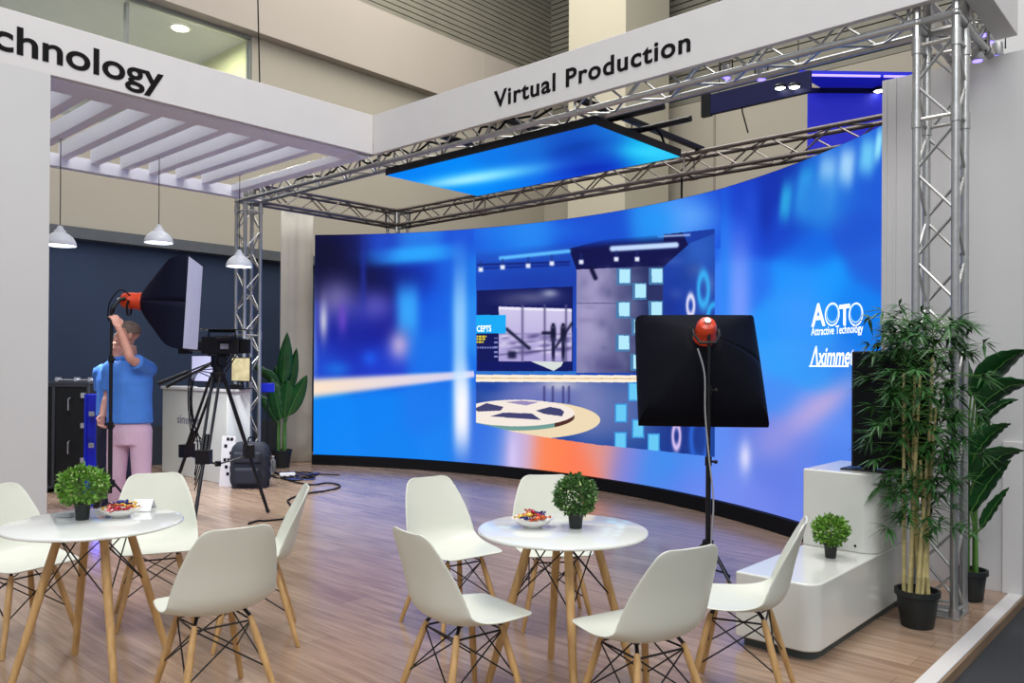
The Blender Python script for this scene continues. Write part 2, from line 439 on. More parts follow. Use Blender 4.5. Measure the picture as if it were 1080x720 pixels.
# right return fascia
fc = thing('fascia_board', 'short white return fascia running from the right tower back to the wall', 'sign', (-1.12, 5.334, 3.735))
G().box(-.13, 0, .002, .895, 0, .415).build('board', 'white_board', fc, smooth=0, bevel=.004)

# slatted canopy
cn = thing('slatted_canopy', 'white slatted pergola canopy over the left part of the booth', 'canopy', (-6.9, 5.28, 3.64))
g = G()
g.box(-2.74, -2.62, -8.5, 0, 0, .14)          # far rail
g.box(-.30, 0, -8.5, 0, .085, .14)            # near soffit board
g.box(-2.74, 0, -.16, -.02, .06, .14)
g.build('frame', 'slat_white', cn, smooth=0, bevel=.003)
for i in range(22):
    y = 2.84 - 5.28 + .3233 * (i - 13)
    if y < -8.2 or y > -.2: continue
    o = G().box(-2.64, -.02, y - .05, y + .05, .092, .25).build('slat', 'slat_white', cn, smooth=0, bevel=.003)

# ceiling soffit strip visible between fascia and slats
# ================================================================== TRUSSES
TR = .11
def truss(name, label, p0, p1, e1, e2, m='alu', parent=None, pitch=.30, cat='truss', group=None, joints=(0.0, 1.0)):
    p0, p1, e1, e2 = Vector(p0), Vector(p1), Vector(e1), Vector(e2)
    t = thing(name, label, cat, p0, 0, group)
    d = (p1 - p0); Ln = d.length; d.normalize()
    cs = [(e1 * a + e2 * b) * TR for a, b in ((-1, -1), (1, -1), (1, 1), (-1, 1))]
    for c in cs:
        g = G().tube(c, c + d * Ln, .024, n=12)
        for j in joints:
            q = c + d * Ln * j
            g.tube(q - d * .05, q + d * .05, .030, n=12)
        g.build('chord', m, t)
    g = G(); n = max(1, round(Ln / pitch)); st = Ln / n
    for k in range(4):
        a, b = cs[k], cs[(k + 1) % 4]
        for i in range(n):
            u, v = (a, b) if (i + k) % 2 == 0 else (b, a)
            g.tube(u + d * (st * i + .01), v + d * (st * (i + 1) - .01), .0095, n=6)
        for j in joints:
            jj = min(max(Ln * j, .03), Ln - .03)
            g.tube(a + d * jj, b + d * jj, .012, n=6)
    g.build('bracing', m, t)
    return t
X, Y, Z = Vector((1, 0, 0)), Vector((0, 1, 0)), Vector((0, 0, 1))
tx, ty = -1.395, 5.474
def tower(label, x, y, h, m='alu', joints=(0.0, .53, 1.0)):
    t = truss('truss_tower', label, (x, y, .012), (x, y, h), X, Y, m, joints=joints, pitch=.27, cat='truss tower')
    G().box(-.14, .14, -.14, .14, -.012, 0).build('base_plate', m, t, smooth=0, bevel=.003)
    return t
tower('near right silver truss tower standing between the two tall potted plants', tx, ty, 3.54, joints=(0.0, .86, .99))
tower('slim silver truss tower behind the white counter at the left end of the front truss', -9.715, 5.474, 3.54)
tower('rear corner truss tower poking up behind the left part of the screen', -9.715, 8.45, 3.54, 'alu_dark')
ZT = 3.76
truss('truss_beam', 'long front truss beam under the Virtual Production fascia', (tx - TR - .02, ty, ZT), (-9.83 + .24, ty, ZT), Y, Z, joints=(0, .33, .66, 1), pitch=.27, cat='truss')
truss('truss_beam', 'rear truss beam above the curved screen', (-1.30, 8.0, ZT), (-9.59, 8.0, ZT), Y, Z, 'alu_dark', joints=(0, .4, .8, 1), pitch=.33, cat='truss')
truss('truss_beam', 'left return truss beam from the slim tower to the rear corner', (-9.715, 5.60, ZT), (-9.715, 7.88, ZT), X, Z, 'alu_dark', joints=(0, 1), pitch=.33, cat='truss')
truss('truss_beam', 'right return truss beam behind the short return fascia', (tx, 5.60, ZT), (tx, 6.22, ZT), X, Z, 'alu', joints=(0, .94), cat='truss')
0 and truss('truss_beam', 'second inner truss beam close behind the front truss at the right', (-1.6, 6.35, ZT), (-3.9, 6.35, ZT), Y, Z, 'alu', joints=(0, 1), cat='truss')
def corner(label, x, y):
    t = thing('corner_block', label, 'truss corner', (x, y, ZT))
    g = G()
    for s in (-1, 1):
        for a, b in (((-1, -1), (1, -1)), ((1, -1), (1, 1)), ((1, 1), (-1, 1)), ((-1, 1), (-1, -1))):
            g.tube((a[0] * TR, a[1] * TR, s * TR), (b[0] * TR, b[1] * TR, s * TR), .024, n=10)
    for a in ((-1, -1), (1, -1), (1, 1), (-1, 1)):
        g.tube((a[0] * TR, a[1] * TR, -TR - .11), (a[0] * TR, a[1] * TR, TR), .024, n=10)
        g.ball((a[0] * TR, a[1] * TR, -TR), .032, 10, 6); g.ball((a[0] * TR, a[1] * TR, TR), .032, 10, 6)
    for a in ((-1, -1), (1, -1), (1, 1), (-1, 1)): g.lathe([(0, 0), (.013, 0), (.013, .012), (0, .012)], 10, (a[0] * TR * 1.0, a[1] * TR * 1.0, -TR - .125))
    g.build('cube_frame', 'alu', t)
    return t
corner('silver corner block on top of the near right truss tower', tx, ty)
corner('silver corner block on top of the slim left truss tower', -9.715, ty)
corner('corner block of the rear left truss above the screen', -9.715, 8.0)

# ================================================================== LED WALL
CCX, CCY, CR = -6.625, .851, 7.136
def ang(p): return math.atan2(p[1] - CCY, p[0] - CCX)
A0 = ang((-10.36, 6.93)); A1 = ang((-1.985, 6.29))
def led_z(t): return 3.455 - .135 * min(1, t * 1.35)
ZB = .15
NU, NVV = 96, 2
def led_p(t, z, off=0.0):
    a = A0 + (A1 - A0) * t; r = CR - off
    return Vector((CCX + r * math.cos(a), CCY + r * math.sin(a), z))

TWI, THI = 1600, 640
def make_screen_image(name, w, h, wx, wy, wz, painter):
    r0 = wx * RX.x + wy * RX.y; f0 = wx * FW.x + wy * FW.y; u0 = wz - EYE
    y_ = u0 * math.cos(PITCH) - f0 * math.sin(PITCH); z_ = u0 * math.sin(PITCH) + f0 * math.cos(PITCH)
    a = F * r0 / z_; b = -F * y_ / z_
    px = CX + a * math.cos(ROLL) - b * math.sin(ROLL); py = CY + a * math.sin(ROLL) + b * math.cos(ROLL)
    rgb = painter(px, py)
    img = bpy.data.images.new(name, w, h); buf = np.ones((h, w, 4), np.float32); buf[..., :3] = np.clip(rgb / 255., 0, 1)
    img.pixels.foreach_set(buf.ravel()); img.update(); img.pack()
    return img
def base_field(px, py, pts, sig):
    num = np.zeros(px.shape + (3,)); den = np.full(px.shape, 1e-12)
    for x, y, r, g_, b_ in pts:
        d2 = (px - x) ** 2 + (py - y) ** 2
        wgt = np.exp(-d2 / (2 * sig * sig)) + 1e-4 / (1 + d2 / 100)
        num += wgt[..., None] * np.array([r, g_, b_]); den += wgt
    return num / den[..., None]
def blob(img, px, py, cx, cy, sx, sy, col, a=1.0, rot=0.0, p=2):
    c, s_ = math.cos(rot), math.sin(rot); dx, dy = px - cx, py - cy
    u = (dx * c + dy * s_) / sx; v = (-dx * s_ + dy * c) / sy
    k = (a * np.exp(-.5 * (np.abs(u) ** p + np.abs(v) ** p)))[..., None]
    img[:] = img * (1 - k) + np.array(col) * k
def poly(img, px, py, pts, col, soft=.8, a=1.0):
    m = np.zeros(px.shape, bool); n = len(pts)
    for i in range(n):
        x1, y1 = pts[i]; x2, y2 = pts[(i + 1) % n]
        if y1 == y2: continue
        c = ((y1 > py) != (y2 > py)) & (px < (x2 - x1) * (py - y1) / (y2 - y1) + x1)
        m ^= c
    col = np.array(col, float)
    if col.ndim == 1: img[m] = img[m] * (1 - a) + col * a
    return m
def ring(img, px, py, cx, cy, rx, ry, w, col):
    d = np.abs(np.sqrt(((px - cx) / rx) ** 2 + ((py - cy) / ry) ** 2) - 1) * min(rx, ry)
    k = np.exp(-.5 * (d / w) ** 2)[..., None]; img[:] = img * (1 - k) + np.array(col) * k
def ell(px, py, cx, cy, rx, ry): return ((px - cx) / rx) ** 2 + ((py - cy) / ry) ** 2 < 1
def paint_wall(px, py):
    P = [(335, 255, 10, 12, 62), (370, 255, 14, 20, 85), (400, 250, 24, 60, 180), (440, 252, 35, 120, 230), (490, 252, 22, 80, 215), (345, 290, 8, 8, 52), (390, 298, 8, 12, 80),
         (440, 295, 12, 50, 185), (345, 345, 24, 34, 160), (375, 345, 26, 34, 165), (400, 345, 16, 22, 140), (400, 378, 28, 60, 205), (370, 375, 26, 50, 190), (340, 380, 30, 70, 205), (455, 330, 14, 80, 220), (455, 370, 20, 110, 232), (480, 290, 20, 90, 220),
         (345, 440, 0, 132, 244), (400, 440, 0, 128, 242), (445, 440, 20, 120, 235), (345, 470, 4, 132, 244), (420, 472, 4, 128, 240), (460, 470, 20, 130, 240), (495, 330, 40, 140, 240), (500, 470, 50, 110, 225), (500, 290, 30, 130, 235),
         (520, 245, 22, 108, 228), (560, 245, 32, 130, 238), (600, 240, 18, 70, 205), (640, 236, 20, 76, 205), (690, 232, 34, 140, 240), (725, 228, 70, 150, 248), (740, 215, 24, 90, 220), (752, 240, 22, 90, 220),
         (515, 478, 60, 125, 228), (545, 480, 200, 180, 225), (580, 482, 252, 132, 82), (610, 490, 252, 122, 84), (635, 480, 225, 150, 140), (660, 485, 120, 130, 220), (690, 490, 70, 140, 236), (715, 500, 96, 130, 230),
         (740, 505, 105, 135, 238), (770, 520, 115, 140, 238), (800, 530, 115, 135, 235), (840, 545, 105, 130, 232), (760, 490, 100, 140, 240), (730, 488, 70, 140, 238), (775, 250, 30, 80, 220), (775, 300, 60, 125, 242), (790, 300, 30, 110, 235), (775, 400, 100, 145, 248),
         (765, 215, 16, 60, 200), (800, 215, 18, 60, 200), (820, 205, 10, 46, 168), (808, 240, 20, 72, 210), (830, 240, 14, 60, 190), (855, 215, 20, 110, 215), (890, 205, 26, 100, 215), (920, 200, 26, 90, 212), (905, 240, 26, 84, 208), (850, 262, 12, 100, 225),
         (922, 280, 30, 96, 216), (840, 295, 18, 145, 250), (870, 300, 14, 150, 250), (900, 320, 12, 128, 240), (820, 335, 34, 150, 250), (850, 340, 30, 150, 250), (920, 360, 10, 120, 232), (830, 380, 50, 158, 248), (860, 385, 50, 150, 245), (895, 385, 40, 130, 238),
         (820, 420, 70, 140, 242), (850, 440, 120, 150, 238), (880, 450, 90, 140, 240), (820, 460, 110, 130, 225), (850, 470, 100, 130, 230), (800, 480, 90, 125, 228), (880, 480, 80, 130, 235), (820, 510, 100, 125, 228), (860, 520, 100, 128, 230), (910, 500, 90, 130, 232), (915, 430, 70, 130, 235)]
    img = base_field(px, py, P, 13)
    blob(img, px, py, 345, 270, 16, 20, (6, 7, 40), .75); blob(img, px, py, 385, 294, 24, 13, (4, 7, 52), .85); blob(img, px, py, 425, 292, 18, 9, (8, 26, 120), .6); blob(img, px, py, 372, 348, 26, 24, (16, 30, 140), .5); blob(img, px, py, 462, 350, 14, 40, (22, 110, 232), .6)
    # left blurred studio
    blob(img, px, py, 437, 268, 34, 7, (40, 165, 252), .95, -.08, 3)
    blob(img, px, py, 402, 258, 10, 14, (30, 80, 210), .5)
    blob(img, px, py, 355, 315, 15, 15, (118, 110, 172), .85); blob(img, px, py, 396, 322, 14, 12, (92, 88, 190), .8)
    blob(img, px, py, 341, 338, 3.2, 14, (200, 200, 220), .9); blob(img, px, py, 361, 336, 3.5, 11, (110, 70, 200), .75)
    blob(img, px, py, 383, 290, 2.5, 26, (30, 50, 170), .6)
    blob(img, px, py, 430, 328, 10, 22, (54, 165, 250), .95, 0, 3); blob(img, px, py, 421, 364, 8, 11, (196, 176, 222), .85)
    blob(img, px, py, 355, 389, 10, 6, (24, 110, 225), .8); blob(img, px, py, 390, 378, 6, 6, (26, 90, 235), .8)
    blob(img, px, py, 331, 360, 2.5, 34, (120, 150, 230), .6)
    # warm white desk band
    cy = 409.5 - (px - 328) * .088; th = 10.5 - (px - 328) * .04
    k = np.exp(-np.clip(np.abs((py - cy) / th), 0, 9) ** 4) * (px < 500); mixc = np.stack([250 - (px - 328) * .25, 226 - (px - 328) * .12, 200 + (px - 328) * .25], -1)
    img = img * (1 - k[..., None]) + mixc * k[..., None]
    blob(img, px, py, 485, 360, 6, 60, (150, 205, 252), .9, 0, 3); blob(img, px, py, 487, 432, 7, 34, (248, 248, 255), .98, 0, 3)
    # right part streaks
    blob(img, px, py, 776, 330, 13, 62, (128, 158, 252), .85, 0, 3); blob(img, px, py, 764, 300, 6, 70, (30, 130, 245), .7)
    for cx, cy_, sx, sy, c in ((829, 212, 5, 16, (40, 170, 225)), (849, 200, 6, 18, (50, 178, 232)), (872, 190, 8, 22, (160, 212, 248)), (893, 176, 7, 17, (168, 215, 250)), (915, 164, 7, 16, (110, 202, 246)), (927, 152, 3, 14, (150, 230, 252)), (862, 210, 22, 22, (40, 130, 225))):
        blob(img, px, py, cx, cy_, sx, sy, c, .95, .12, 3)
    blob(img, px, py, 808, 225, 6, 20, (10, 42, 160), .7); blob(img, px, py, 792, 215, 6, 16, (30, 85, 215), .5)
    blob(img, px, py, 850, 440, 50, 12, (176, 158, 222), .6, -.62); blob(img, px, py, 870, 425, 25, 8, (206, 176, 216), .5, -.62)
    blob(img, px, py, 845, 330, 22, 34, (80, 150, 250), .5)
    blob(img, px, py, 786, 482, 4.5, 12, (230, 228, 255), .85); blob(img, px, py, 815, 465, 14, 16, (140, 146, 226), .5)
    blob(img, px, py, 705, 490, 10, 16, (52, 140, 240), .5); blob(img, px, py, 541, 484, 4, 20, (214, 200, 245), .8)
    # ---- sharp inner studio picture
    inner = poly(img, px, py, [(502, 262), (600, 256), (700, 247), (754, 241), (754, 482), (700, 476), (630, 469), (574, 461), (545, 456), (520, 450), (502, 446)], (22, 64, 176))
    J = img.copy()
    def dom(m, c, a=1.0): J[m] = J[m] * (1 - a) + np.array(c) * a
    g1 = np.clip((px - 502) / 250, 0, 1)[..., None]
    J[:] = np.array((26, 78, 196)) * (1 - g1) + np.array((22, 58, 160)) * g1
    blob(J, px, py, 560, 300, 60, 12, (20, 50, 160), .6); blob(J, px, py, 540, 258, 30, 8, (30, 120, 235), .8)
    poly(J, px, py, [(600, 262), (640, 252), (720, 244), (726, 258), (700, 300), (690, 282), (608, 284)], (9, 13, 74))
    # back wall
    m = poly(J, px, py, [(608, 284), (700, 280), (697, 393), (608, 393)], (90, 92, 150))
    k = np.clip((px - 616) / 70, 0, 1)[..., None]; J[m] = (np.array((136, 132, 176)) * (1 - k) + np.array((44, 54, 98)) * k)[m]
    mm = m.copy(); T = J.copy(); blob(T, px, py, 626, 320, 16, 40, (172, 160, 204), .75); blob(T, px, py, 640, 385, 20, 8, (58, 54, 110), .5); blob(T, px, py, 688, 300, 14, 20, (38, 44, 100), .6); J[mm] = T[mm]
    dom(m & (np.abs(py - 319.5) < .7), (70, 70, 120), .6)
    # side wall
    m = poly(J, px, py, [(700, 281), (728, 256), (754, 246), (754, 400), (697, 396)], (26, 66, 168))
    T = J.copy(); blob(T, px, py, 735, 262, 16, 20, (50, 108, 205), .6); blob(T, px, py, 710, 320, 12, 26, (18, 44, 150), .6); J[m] = T[m]
    rng2 = np.random.RandomState(8)
    T = J.copy()
    for _ in range(90): blob(T, px, py, rng2.uniform(608, 752), rng2.uniform(255, 392), rng2.uniform(2, 9), rng2.uniform(2, 9), (190, 190, 220) if rng2.rand() < .45 else (20, 24, 70), .13)
    mq = inner & (px > 608) & (py < 393); J[mq] = T[mq]
    # strip lights
    def bar(x1, y1, x2, y2, w, c):
        L2 = (x2 - x1) ** 2 + (y2 - y1) ** 2; t = np.clip(((px - x1) * (x2 - x1) + (py - y1) * (y2 - y1)) / L2, 0, 1)
        d = np.hypot(px - x1 - t * (x2 - x1), py - y1 - t * (y2 - y1)); kk = 1 / (1 + np.exp((d - w) / .5)); J[:] = J * (1 - kk[..., None]) + np.array(c) * kk[..., None]
    bar(504, 279, 600, 276, .8, (6, 20, 100)); bar(504, 283, 600, 279, .7, (10, 30, 120))
    bar(528, 272, 600, 264.5, 1.9, (96, 190, 255)); bar(646, 262, 713, 258, 2.9, (196, 220, 255)); bar(695, 249, 727, 247.5, .9, (170, 200, 255))
    for x, y in ((507, 284), (530, 281.5), (557, 280), (582, 277.5), (613, 276), (650, 273), (672, 273)):
        blob(J, px, py, x, y, 2.2, 2.2, (235, 240, 255), 1, 0, 4); bar(x, y - 3, x, y - 8, .5, (30, 50, 120))
    bar(624, 284, 628, 293, 2.2, (8, 10, 50))
    # squares and their reflections
    for x, y in ((658, 291.5), (692, 291), (674.5, 307), (657.5, 326.5), (691.5, 326), (673.5, 344.5), (657, 361.5), (672.5, 382), (690, 362)):
        d = (np.abs(px - x) < 7.6) & (np.abs(py - y) < 9); dom(d, (70, 120, 170)); d = (np.abs(px - x - 1) < 5.6) & (np.abs(py - y + .5) < 7.2); dom(d, (178, 232, 250))
    # picture on the wall
    dom((px > 503) & (px < 604) & (py > 306 - (px - 503) * .04) & (py < 391 + (px - 503) * .01), (10, 18, 88))
    m = (px > 526) & (px < 603) & (py > 323 + (px - 526) * .03) & (py < 381); k = np.clip((py - 323) / 60, 0, 1)[..., None]
    J[m] = (np.array((208, 200, 232)) * (1 - k) + np.array((170, 158, 214)) * k)[m]
    T = J.copy(); rng = np.random.RandomState(3)
    for _ in range(60):
        blob(T, px, py, rng.uniform(528, 600), rng.uniform(352, 374), rng.uniform(2, 6), rng.uniform(.8, 1.8), (70, 62, 120) if _ % 2 else (226, 220, 244), .5, -.15)
    J[m] = T[m]
    dom((px > 526) & (px < 603) & (np.abs(py - 325 - (px - 526) * .03) < 1), (235, 235, 250))
    T = J.copy(); m2 = (px > 503) & (px < 603) & (py > 304) & (py < 322)
    blob(T, px, py, 560, 314, 20, 5, (110, 110, 150), .7); blob(T, px, py, 580, 309, 6, 3, (180, 185, 210), .7); blob(T, px, py, 540, 318, 10, 4, (60, 62, 110), .7); J[m2] = T[m2]
    for x in (551, 574.5, 597): bar(x, 322, x, 380, .9, (90, 84, 130))
    bar(527, 352, 602, 352, .5, (130, 120, 170)); bar(527, 374, 602, 367, .5, (80, 74, 120)); bar(534.5, 347, 558, 367, 1.5, (16, 18, 50)); bar(586, 366, 603, 341, 1.2, (16, 18, 50)); bar(573, 351, 580, 351, 1.6, (20, 20, 50))
    for x in (583.5, 594):
        blob(J, px, py, x, 342.5, 1.3, 1.6, (20, 20, 50), 1, 0, 4); blob(J, px, py, x, 351, 2.6, 7, (14, 16, 46), 1, 0, 4); blob(J, px, py, x, 368, 1.6, 11, (20, 22, 60), 1, 0, 4)
    blob(J, px, py, 540, 374, 4, 3.5, (26, 26, 66), 1, 0, 4)
    poly(J, px, py, [(560, 381), (594, 381.5), (592, 386), (584, 391)], (214, 220, 218)); poly(J, px, py, [(503, 381), (560, 381), (584, 391.5), (503, 390.5)], (8, 18, 96))
    dom((px > 502) & (px < 533.5) & (py > 332) & (py < 351.5), (20, 168, 244))
    dom((px > 502) & (px < 608) & (py > 391.3) & (py < 395), (42, 112, 202))
    # blocks of small copy under the blue box
    for r_ in range(3): dom((px > 502.5) & (px < 513 - r_ * 1.5) & (np.abs(py - 354.6 - r_ * 3) < 1.0) & (((px * 1.3).astype(int) % 5) > 0), (228, 208, 40))
    dom((px > 503) & (px < 525) & (np.abs(py - 366.5) < .9) & (((px * 1.1).astype(int) % 3) > 0), (120, 130, 200)); dom((px > 521) & (px < 525) & (py > 356) & (py < 378) & ((py.astype(int) % 5) < 2), (130, 140, 200))
    # white band and glossy floor
    fl = py > 402 + (px - 502) * .004
    J[fl] = np.array((24, 66, 152))
    T = J.copy()
    blob(T, px, py, 570, 415, 45, 12, (136, 134, 196), .8, 0, 3); blob(T, px, py, 645, 430, 38, 30, (98, 114, 170), .85, 0, 3); blob(T, px, py, 620, 425, 14, 22, (140, 140, 190), .6); blob(T, px, py, 718, 440, 18, 40, (26, 46, 130), .85)
    blob(T, px, py, 515, 408, 12, 5, (16, 60, 160), .8); blob(T, px, py, 590, 406, 14, 4, (206, 204, 214), .8)
    J[fl] = T[fl]
    for x in (574, 583, 594, 600): bar(x, 408, x, 424, .8, (52, 50, 110))
    dom((py > 395 + (px - 502) * .004) & (py < 402.5 + (px - 502) * .004), (250, 236, 214)); dom((np.abs(py - 398.6 - (px - 502) * .004) < .5), (214, 176, 128))
    for x, y in ((669, 413), (655, 435.5), (673, 452), (654.5, 465.5), (689.5, 467)):
        dom((np.abs(px - x) < 6.5) & (np.abs(py - y) < 10) & fl, (60, 150, 220)); dom((np.abs(px - x) < 5) & (np.abs(py - y) < 8.5) & fl, (104, 200, 244))
    # reel disc
    dom(ell(px, py, 556, 443, 77, 20), (236, 216, 180)); T = J.copy(); blob(T, px, py, 500, 450, 30, 14, (240, 225, 200), .6); J[ell(px, py, 556, 443, 77, 20)] = T[ell(px, py, 556, 443, 77, 20)]
    dom(ell(px, py, 545, 439.5, 61, 14.5), (112, 156, 150)); dom(ell(px, py, 545, 439.5, 61, 14.5) & (px > 585), (78, 44, 36)); dom(ell(px, py, 545, 435.5, 61, 14), (244, 232, 222))
    for q in ([(500, 431), (513, 425), (531, 429), (528, 433), (504, 434)], [(517, 439), (531, 435), (561, 436), (571, 443)], [(565, 433), (580, 429), (591, 431), (595, 434), (593, 439), (574, 436.5)]): poly(J, px, py, q, (66, 66, 112))
    poly(J, px, py, [(533, 424), (550, 422.5), (568, 424), (555, 427.5)], (150, 136, 186))
    ring(J, px, py, 742, 305, 5.2, 16, 1.5, (54, 170, 240)); ring(J, px, py, 728.5, 322, 3.6, 10, 1.1, (222, 220, 248)); ring(J, px, py, 754, 333, 7, 12, 1.5, (44, 170, 240))
    ring(J, px, py, 713.5, 460, 3.8, 12, 1.1, (214, 190, 240)); ring(J, px, py, 738, 462, 9, 26, 1.8, (40, 96, 205))
    img[inner] = J[inner]
    # soft top of the inner picture melts into the blur
    k = np.clip((py - (258 - (px - 502) * .07)) / 14, 0, 1)
    B = base_field(px, py, P, 15); blob(B, px, py, 560, 243, 40, 10, (34, 134, 240), .6); blob(B, px, py, 728, 228, 20, 14, (96, 166, 250), .8); blob(B, px, py, 692, 232, 14, 9, (30, 150, 245), .6)
    top = py < 275; kk = (k * k * (3 - 2 * k))[..., None]; keep = (px > 500) & (px < 700) & top
    img[keep] = (B * (1 - kk) + img * kk)[keep]
    out = ~inner & (py < 262) & (px > 500) & (px < 760); img[out] = B[out]
    return img
tt = np.linspace(0, 1, TWI)[None, :].repeat(THI, 0); vv = np.linspace(0, 1, THI)[:, None].repeat(TWI, 1)
aa = A0 + (A1 - A0) * tt; zt = 3.455 - .135 * np.minimum(1, tt * 1.35); zz = ZB + (zt - ZB) * vv
img = make_screen_image('led_wall_content', TWI, THI, CCX + CR * np.cos(aa), CCY + CR * np.sin(aa), zz, paint_wall)
def screen_mat(name, img, strength):
    m = bpy.data.materials.new(name); m.use_nodes = True; N = m.node_tree.nodes; L = m.node_tree.links
    b = N['Principled BSDF']; b.inputs['Base Color'].default_value = (.01, .01, .012, 1); b.inputs['Roughness'].default_value = .5; b.inputs['Specular IOR Level'].default_value = 0
    ti = N.new('ShaderNodeTexImage'); ti.image = img; ti.extension = 'EXTEND'
    L.new(ti.outputs['Color'], b.inputs['Emission Color']); b.inputs['Emission Strength'].default_value = strength
    return m
def uv_grid(name, P, m, parent):
    g = G().grid(P); nu, nv = len(P), len(P[0])
    o = g.build(name, m, parent, clean=False, smooth=0); me = o.data; uv = me.uv_layers.new(name='UVMap')
    for lp_ in me.loops:
        i, j = divmod(lp_.vertex_index, nv); uv.data[lp_.index].uv = (i / (nu - 1), j / (nv - 1))
    return o
led = thing('led_wall', 'huge curved LED wall glowing blue with a studio picture', 'LED screen', led_p(.5, 0))
inv = Vector(led.location)
PG = [[led_p(i / NU, ZB + (led_z(i / NU) - ZB) * j / 8) - inv for j in range(9)] for i in range(NU + 1)]
uv_grid('screen_face', PG, screen_mat('led_content', img, 1.0), led)
g = G()
for (o0, o1, za, zb) in ((-.12, -.004, lambda t: ZB - .01, lambda t: led_z(t) + .004),):
    ring_ = []
    for i in range(NU + 1):
        t = i / NU
        ring_.append([led_p(t, za(t), o1) - inv, led_p(t, zb(t), o1) - inv, led_p(t, zb(t), o0) - inv, led_p(t, za(t), o0) - inv, led_p(t, za(t), o1) - inv])
    g.grid(ring_)
    g.add([ring_[0][k] for k in range(4)], [(0, 1, 2, 3)]); g.add([ring_[-1][k] for k in range(4)], [(0, 3, 2, 1)])
g.build('cabinet_back', 'black_plastic', led, smooth=0)
g = G(); ring_ = []
for i in range(NU + 1):
    t = i / NU
    ring_.append([led_p(t, .0, .05) - inv, led_p(t, ZB - .004, .05) - inv, led_p(t, ZB - .004, -.2) - inv, led_p(t, 0, -.2) - inv, led_p(t, 0, .05) - inv])
g.grid(ring_); g.add([ring_[0][k] for k in range(4)], [(0, 1, 2, 3)]); g.add([ring_[-1][k] for k in range(4)], [(0, 3, 2, 1)])
g.build('plinth', 'black_matte', led, smooth=0)
# lettering that the screen shows
def led_hit(px, py):
    best = None
    for i in range(2001):
        t = i / 2000; p = led_p(t, 1.5); r0, f0 = p.dot(RX), p.dot(FW)
        q = CX + F * (r0 / f0)
        if best is None or abs(q - px) < best[0]: best = (abs(q - px), t, math.hypot(p.x, p.y))
    t = best[1]; p = led_p(t, 1.5); r = ray(px, py); k = best[2] / math.hypot(r.x, r.y)
    return t, EYE + r.z * k
ARC = (A0 - A1) * CR
def led_text(name, g, px, py, wpx, m, slope=0.0):
    x0, x1 = width(g); t0, z0 = led_hit(px, py); t1, _ = led_hit(px + wpx, py); w = (t1 - t0) * ARC; s = w / (x1 - x0)
    def fn(v):
        u = (v.x - x0) * s; return led_p(t0 + u / ARC, z0 + v.y * s * HS + slope * u, .006 + max(0, v.z)) - inv
    lay(g, fn); return g.build(name, m, led, smooth=0, clean=False)
HS = 1.0
led_text('brand_lettering', text_mesh('A', 1, 0, .02), 856, 344, 15, 'letter_glow')
led_text('brand_lettering', text_mesh('T', 1, 0, .03), 885.5, 342.5, 11.5, 'letter_glow')
def ring_g(r, w, n=40):
    g = G(); P = []
    for k in range(n + 1):
        a = 2 * PI * k / n; P.append([Vector((r * math.cos(a), r * math.sin(a), 0)), Vector(((r - w) * math.cos(a), (r - w) * math.sin(a), 0))])
    return g.grid(P)
for px, w_ in ((870.5, 15.5), (895.5, 15.5)):
    HS = .96; led_text('brand_ring', lay(ring_g(1, .12), lambda v: v + Vector((0, .93, 0))), px, 343.5, w_, 'letter_glow'); led_text('brand_ring', lay(ring_g(.83, .14), lambda v: v + Vector((0, .93, 0))), px + 1.2, 342.4 , w_ - 2.4, 'letter_soft')
HS = 1.25
led_text('tagline', text_mesh('Attractive Technology', 1, 0, .012), 856, 353.5, 55, 'letter_glow')
HS = 1.35
led_text('partner_lettering', lay(text_mesh('\u039bximmetry', 1, 0, .02), lambda v: Vector((v.x + v.y * .25, v.y, 0))), 855, 384.5, 58, 'letter_glow')
HS = 1
led_text('partner_lettering', G().box(0, 44, 0, .9, 0, 0), 854, 386.6, 42, 'letter_glow')
HS = 1.3
led_text('caption', text_mesh('CONCEPTS', 1, 0, .02), 502.5, 349.5, 15.5, 'letter_glow') if False else led_text('caption', text_mesh('CEPTS', 1, 0, .02), 503, 349.6, 15, 'letter_glow')

# white curtain panel closing the left end of the wall
c0 = at_d(328.5, 487, 12.38); c0.z = 0; c1 = at_d(294.5, 487, 12.30); c1.z = 0
cp = thing('curtain', 'off-white hanging curtain closing the left end of the curved screen', 'curtain', (c0.x, c0.y, 0))
dv = (c1 - c0); nrm = Vector((dv.y, -dv.x, 0)).normalized(); P = []
for i in range(61):
    t = i / 60; wv = .012 * math.sin(t * 11) + .005 * math.sin(t * 23 + 1)
    P.append([dv * t + nrm * wv * (.4 + .6 * j / 8) + Vector((0, 0, .01 + 3.86 * j / 8 + (.03 * math.sin(t * 9) if j == 8 else 0))) for j in range(9)])
G().grid(P).build('cloth', mat('curtain_cloth', (196, 190, 178), .9, var=.03), cp, clean=False, smooth=60, solid=.012)
G().tube(Vector((0, 0, 3.895)), dv + Vector((0, 0, 3.895)), .016).build('rod', 'alu', cp)

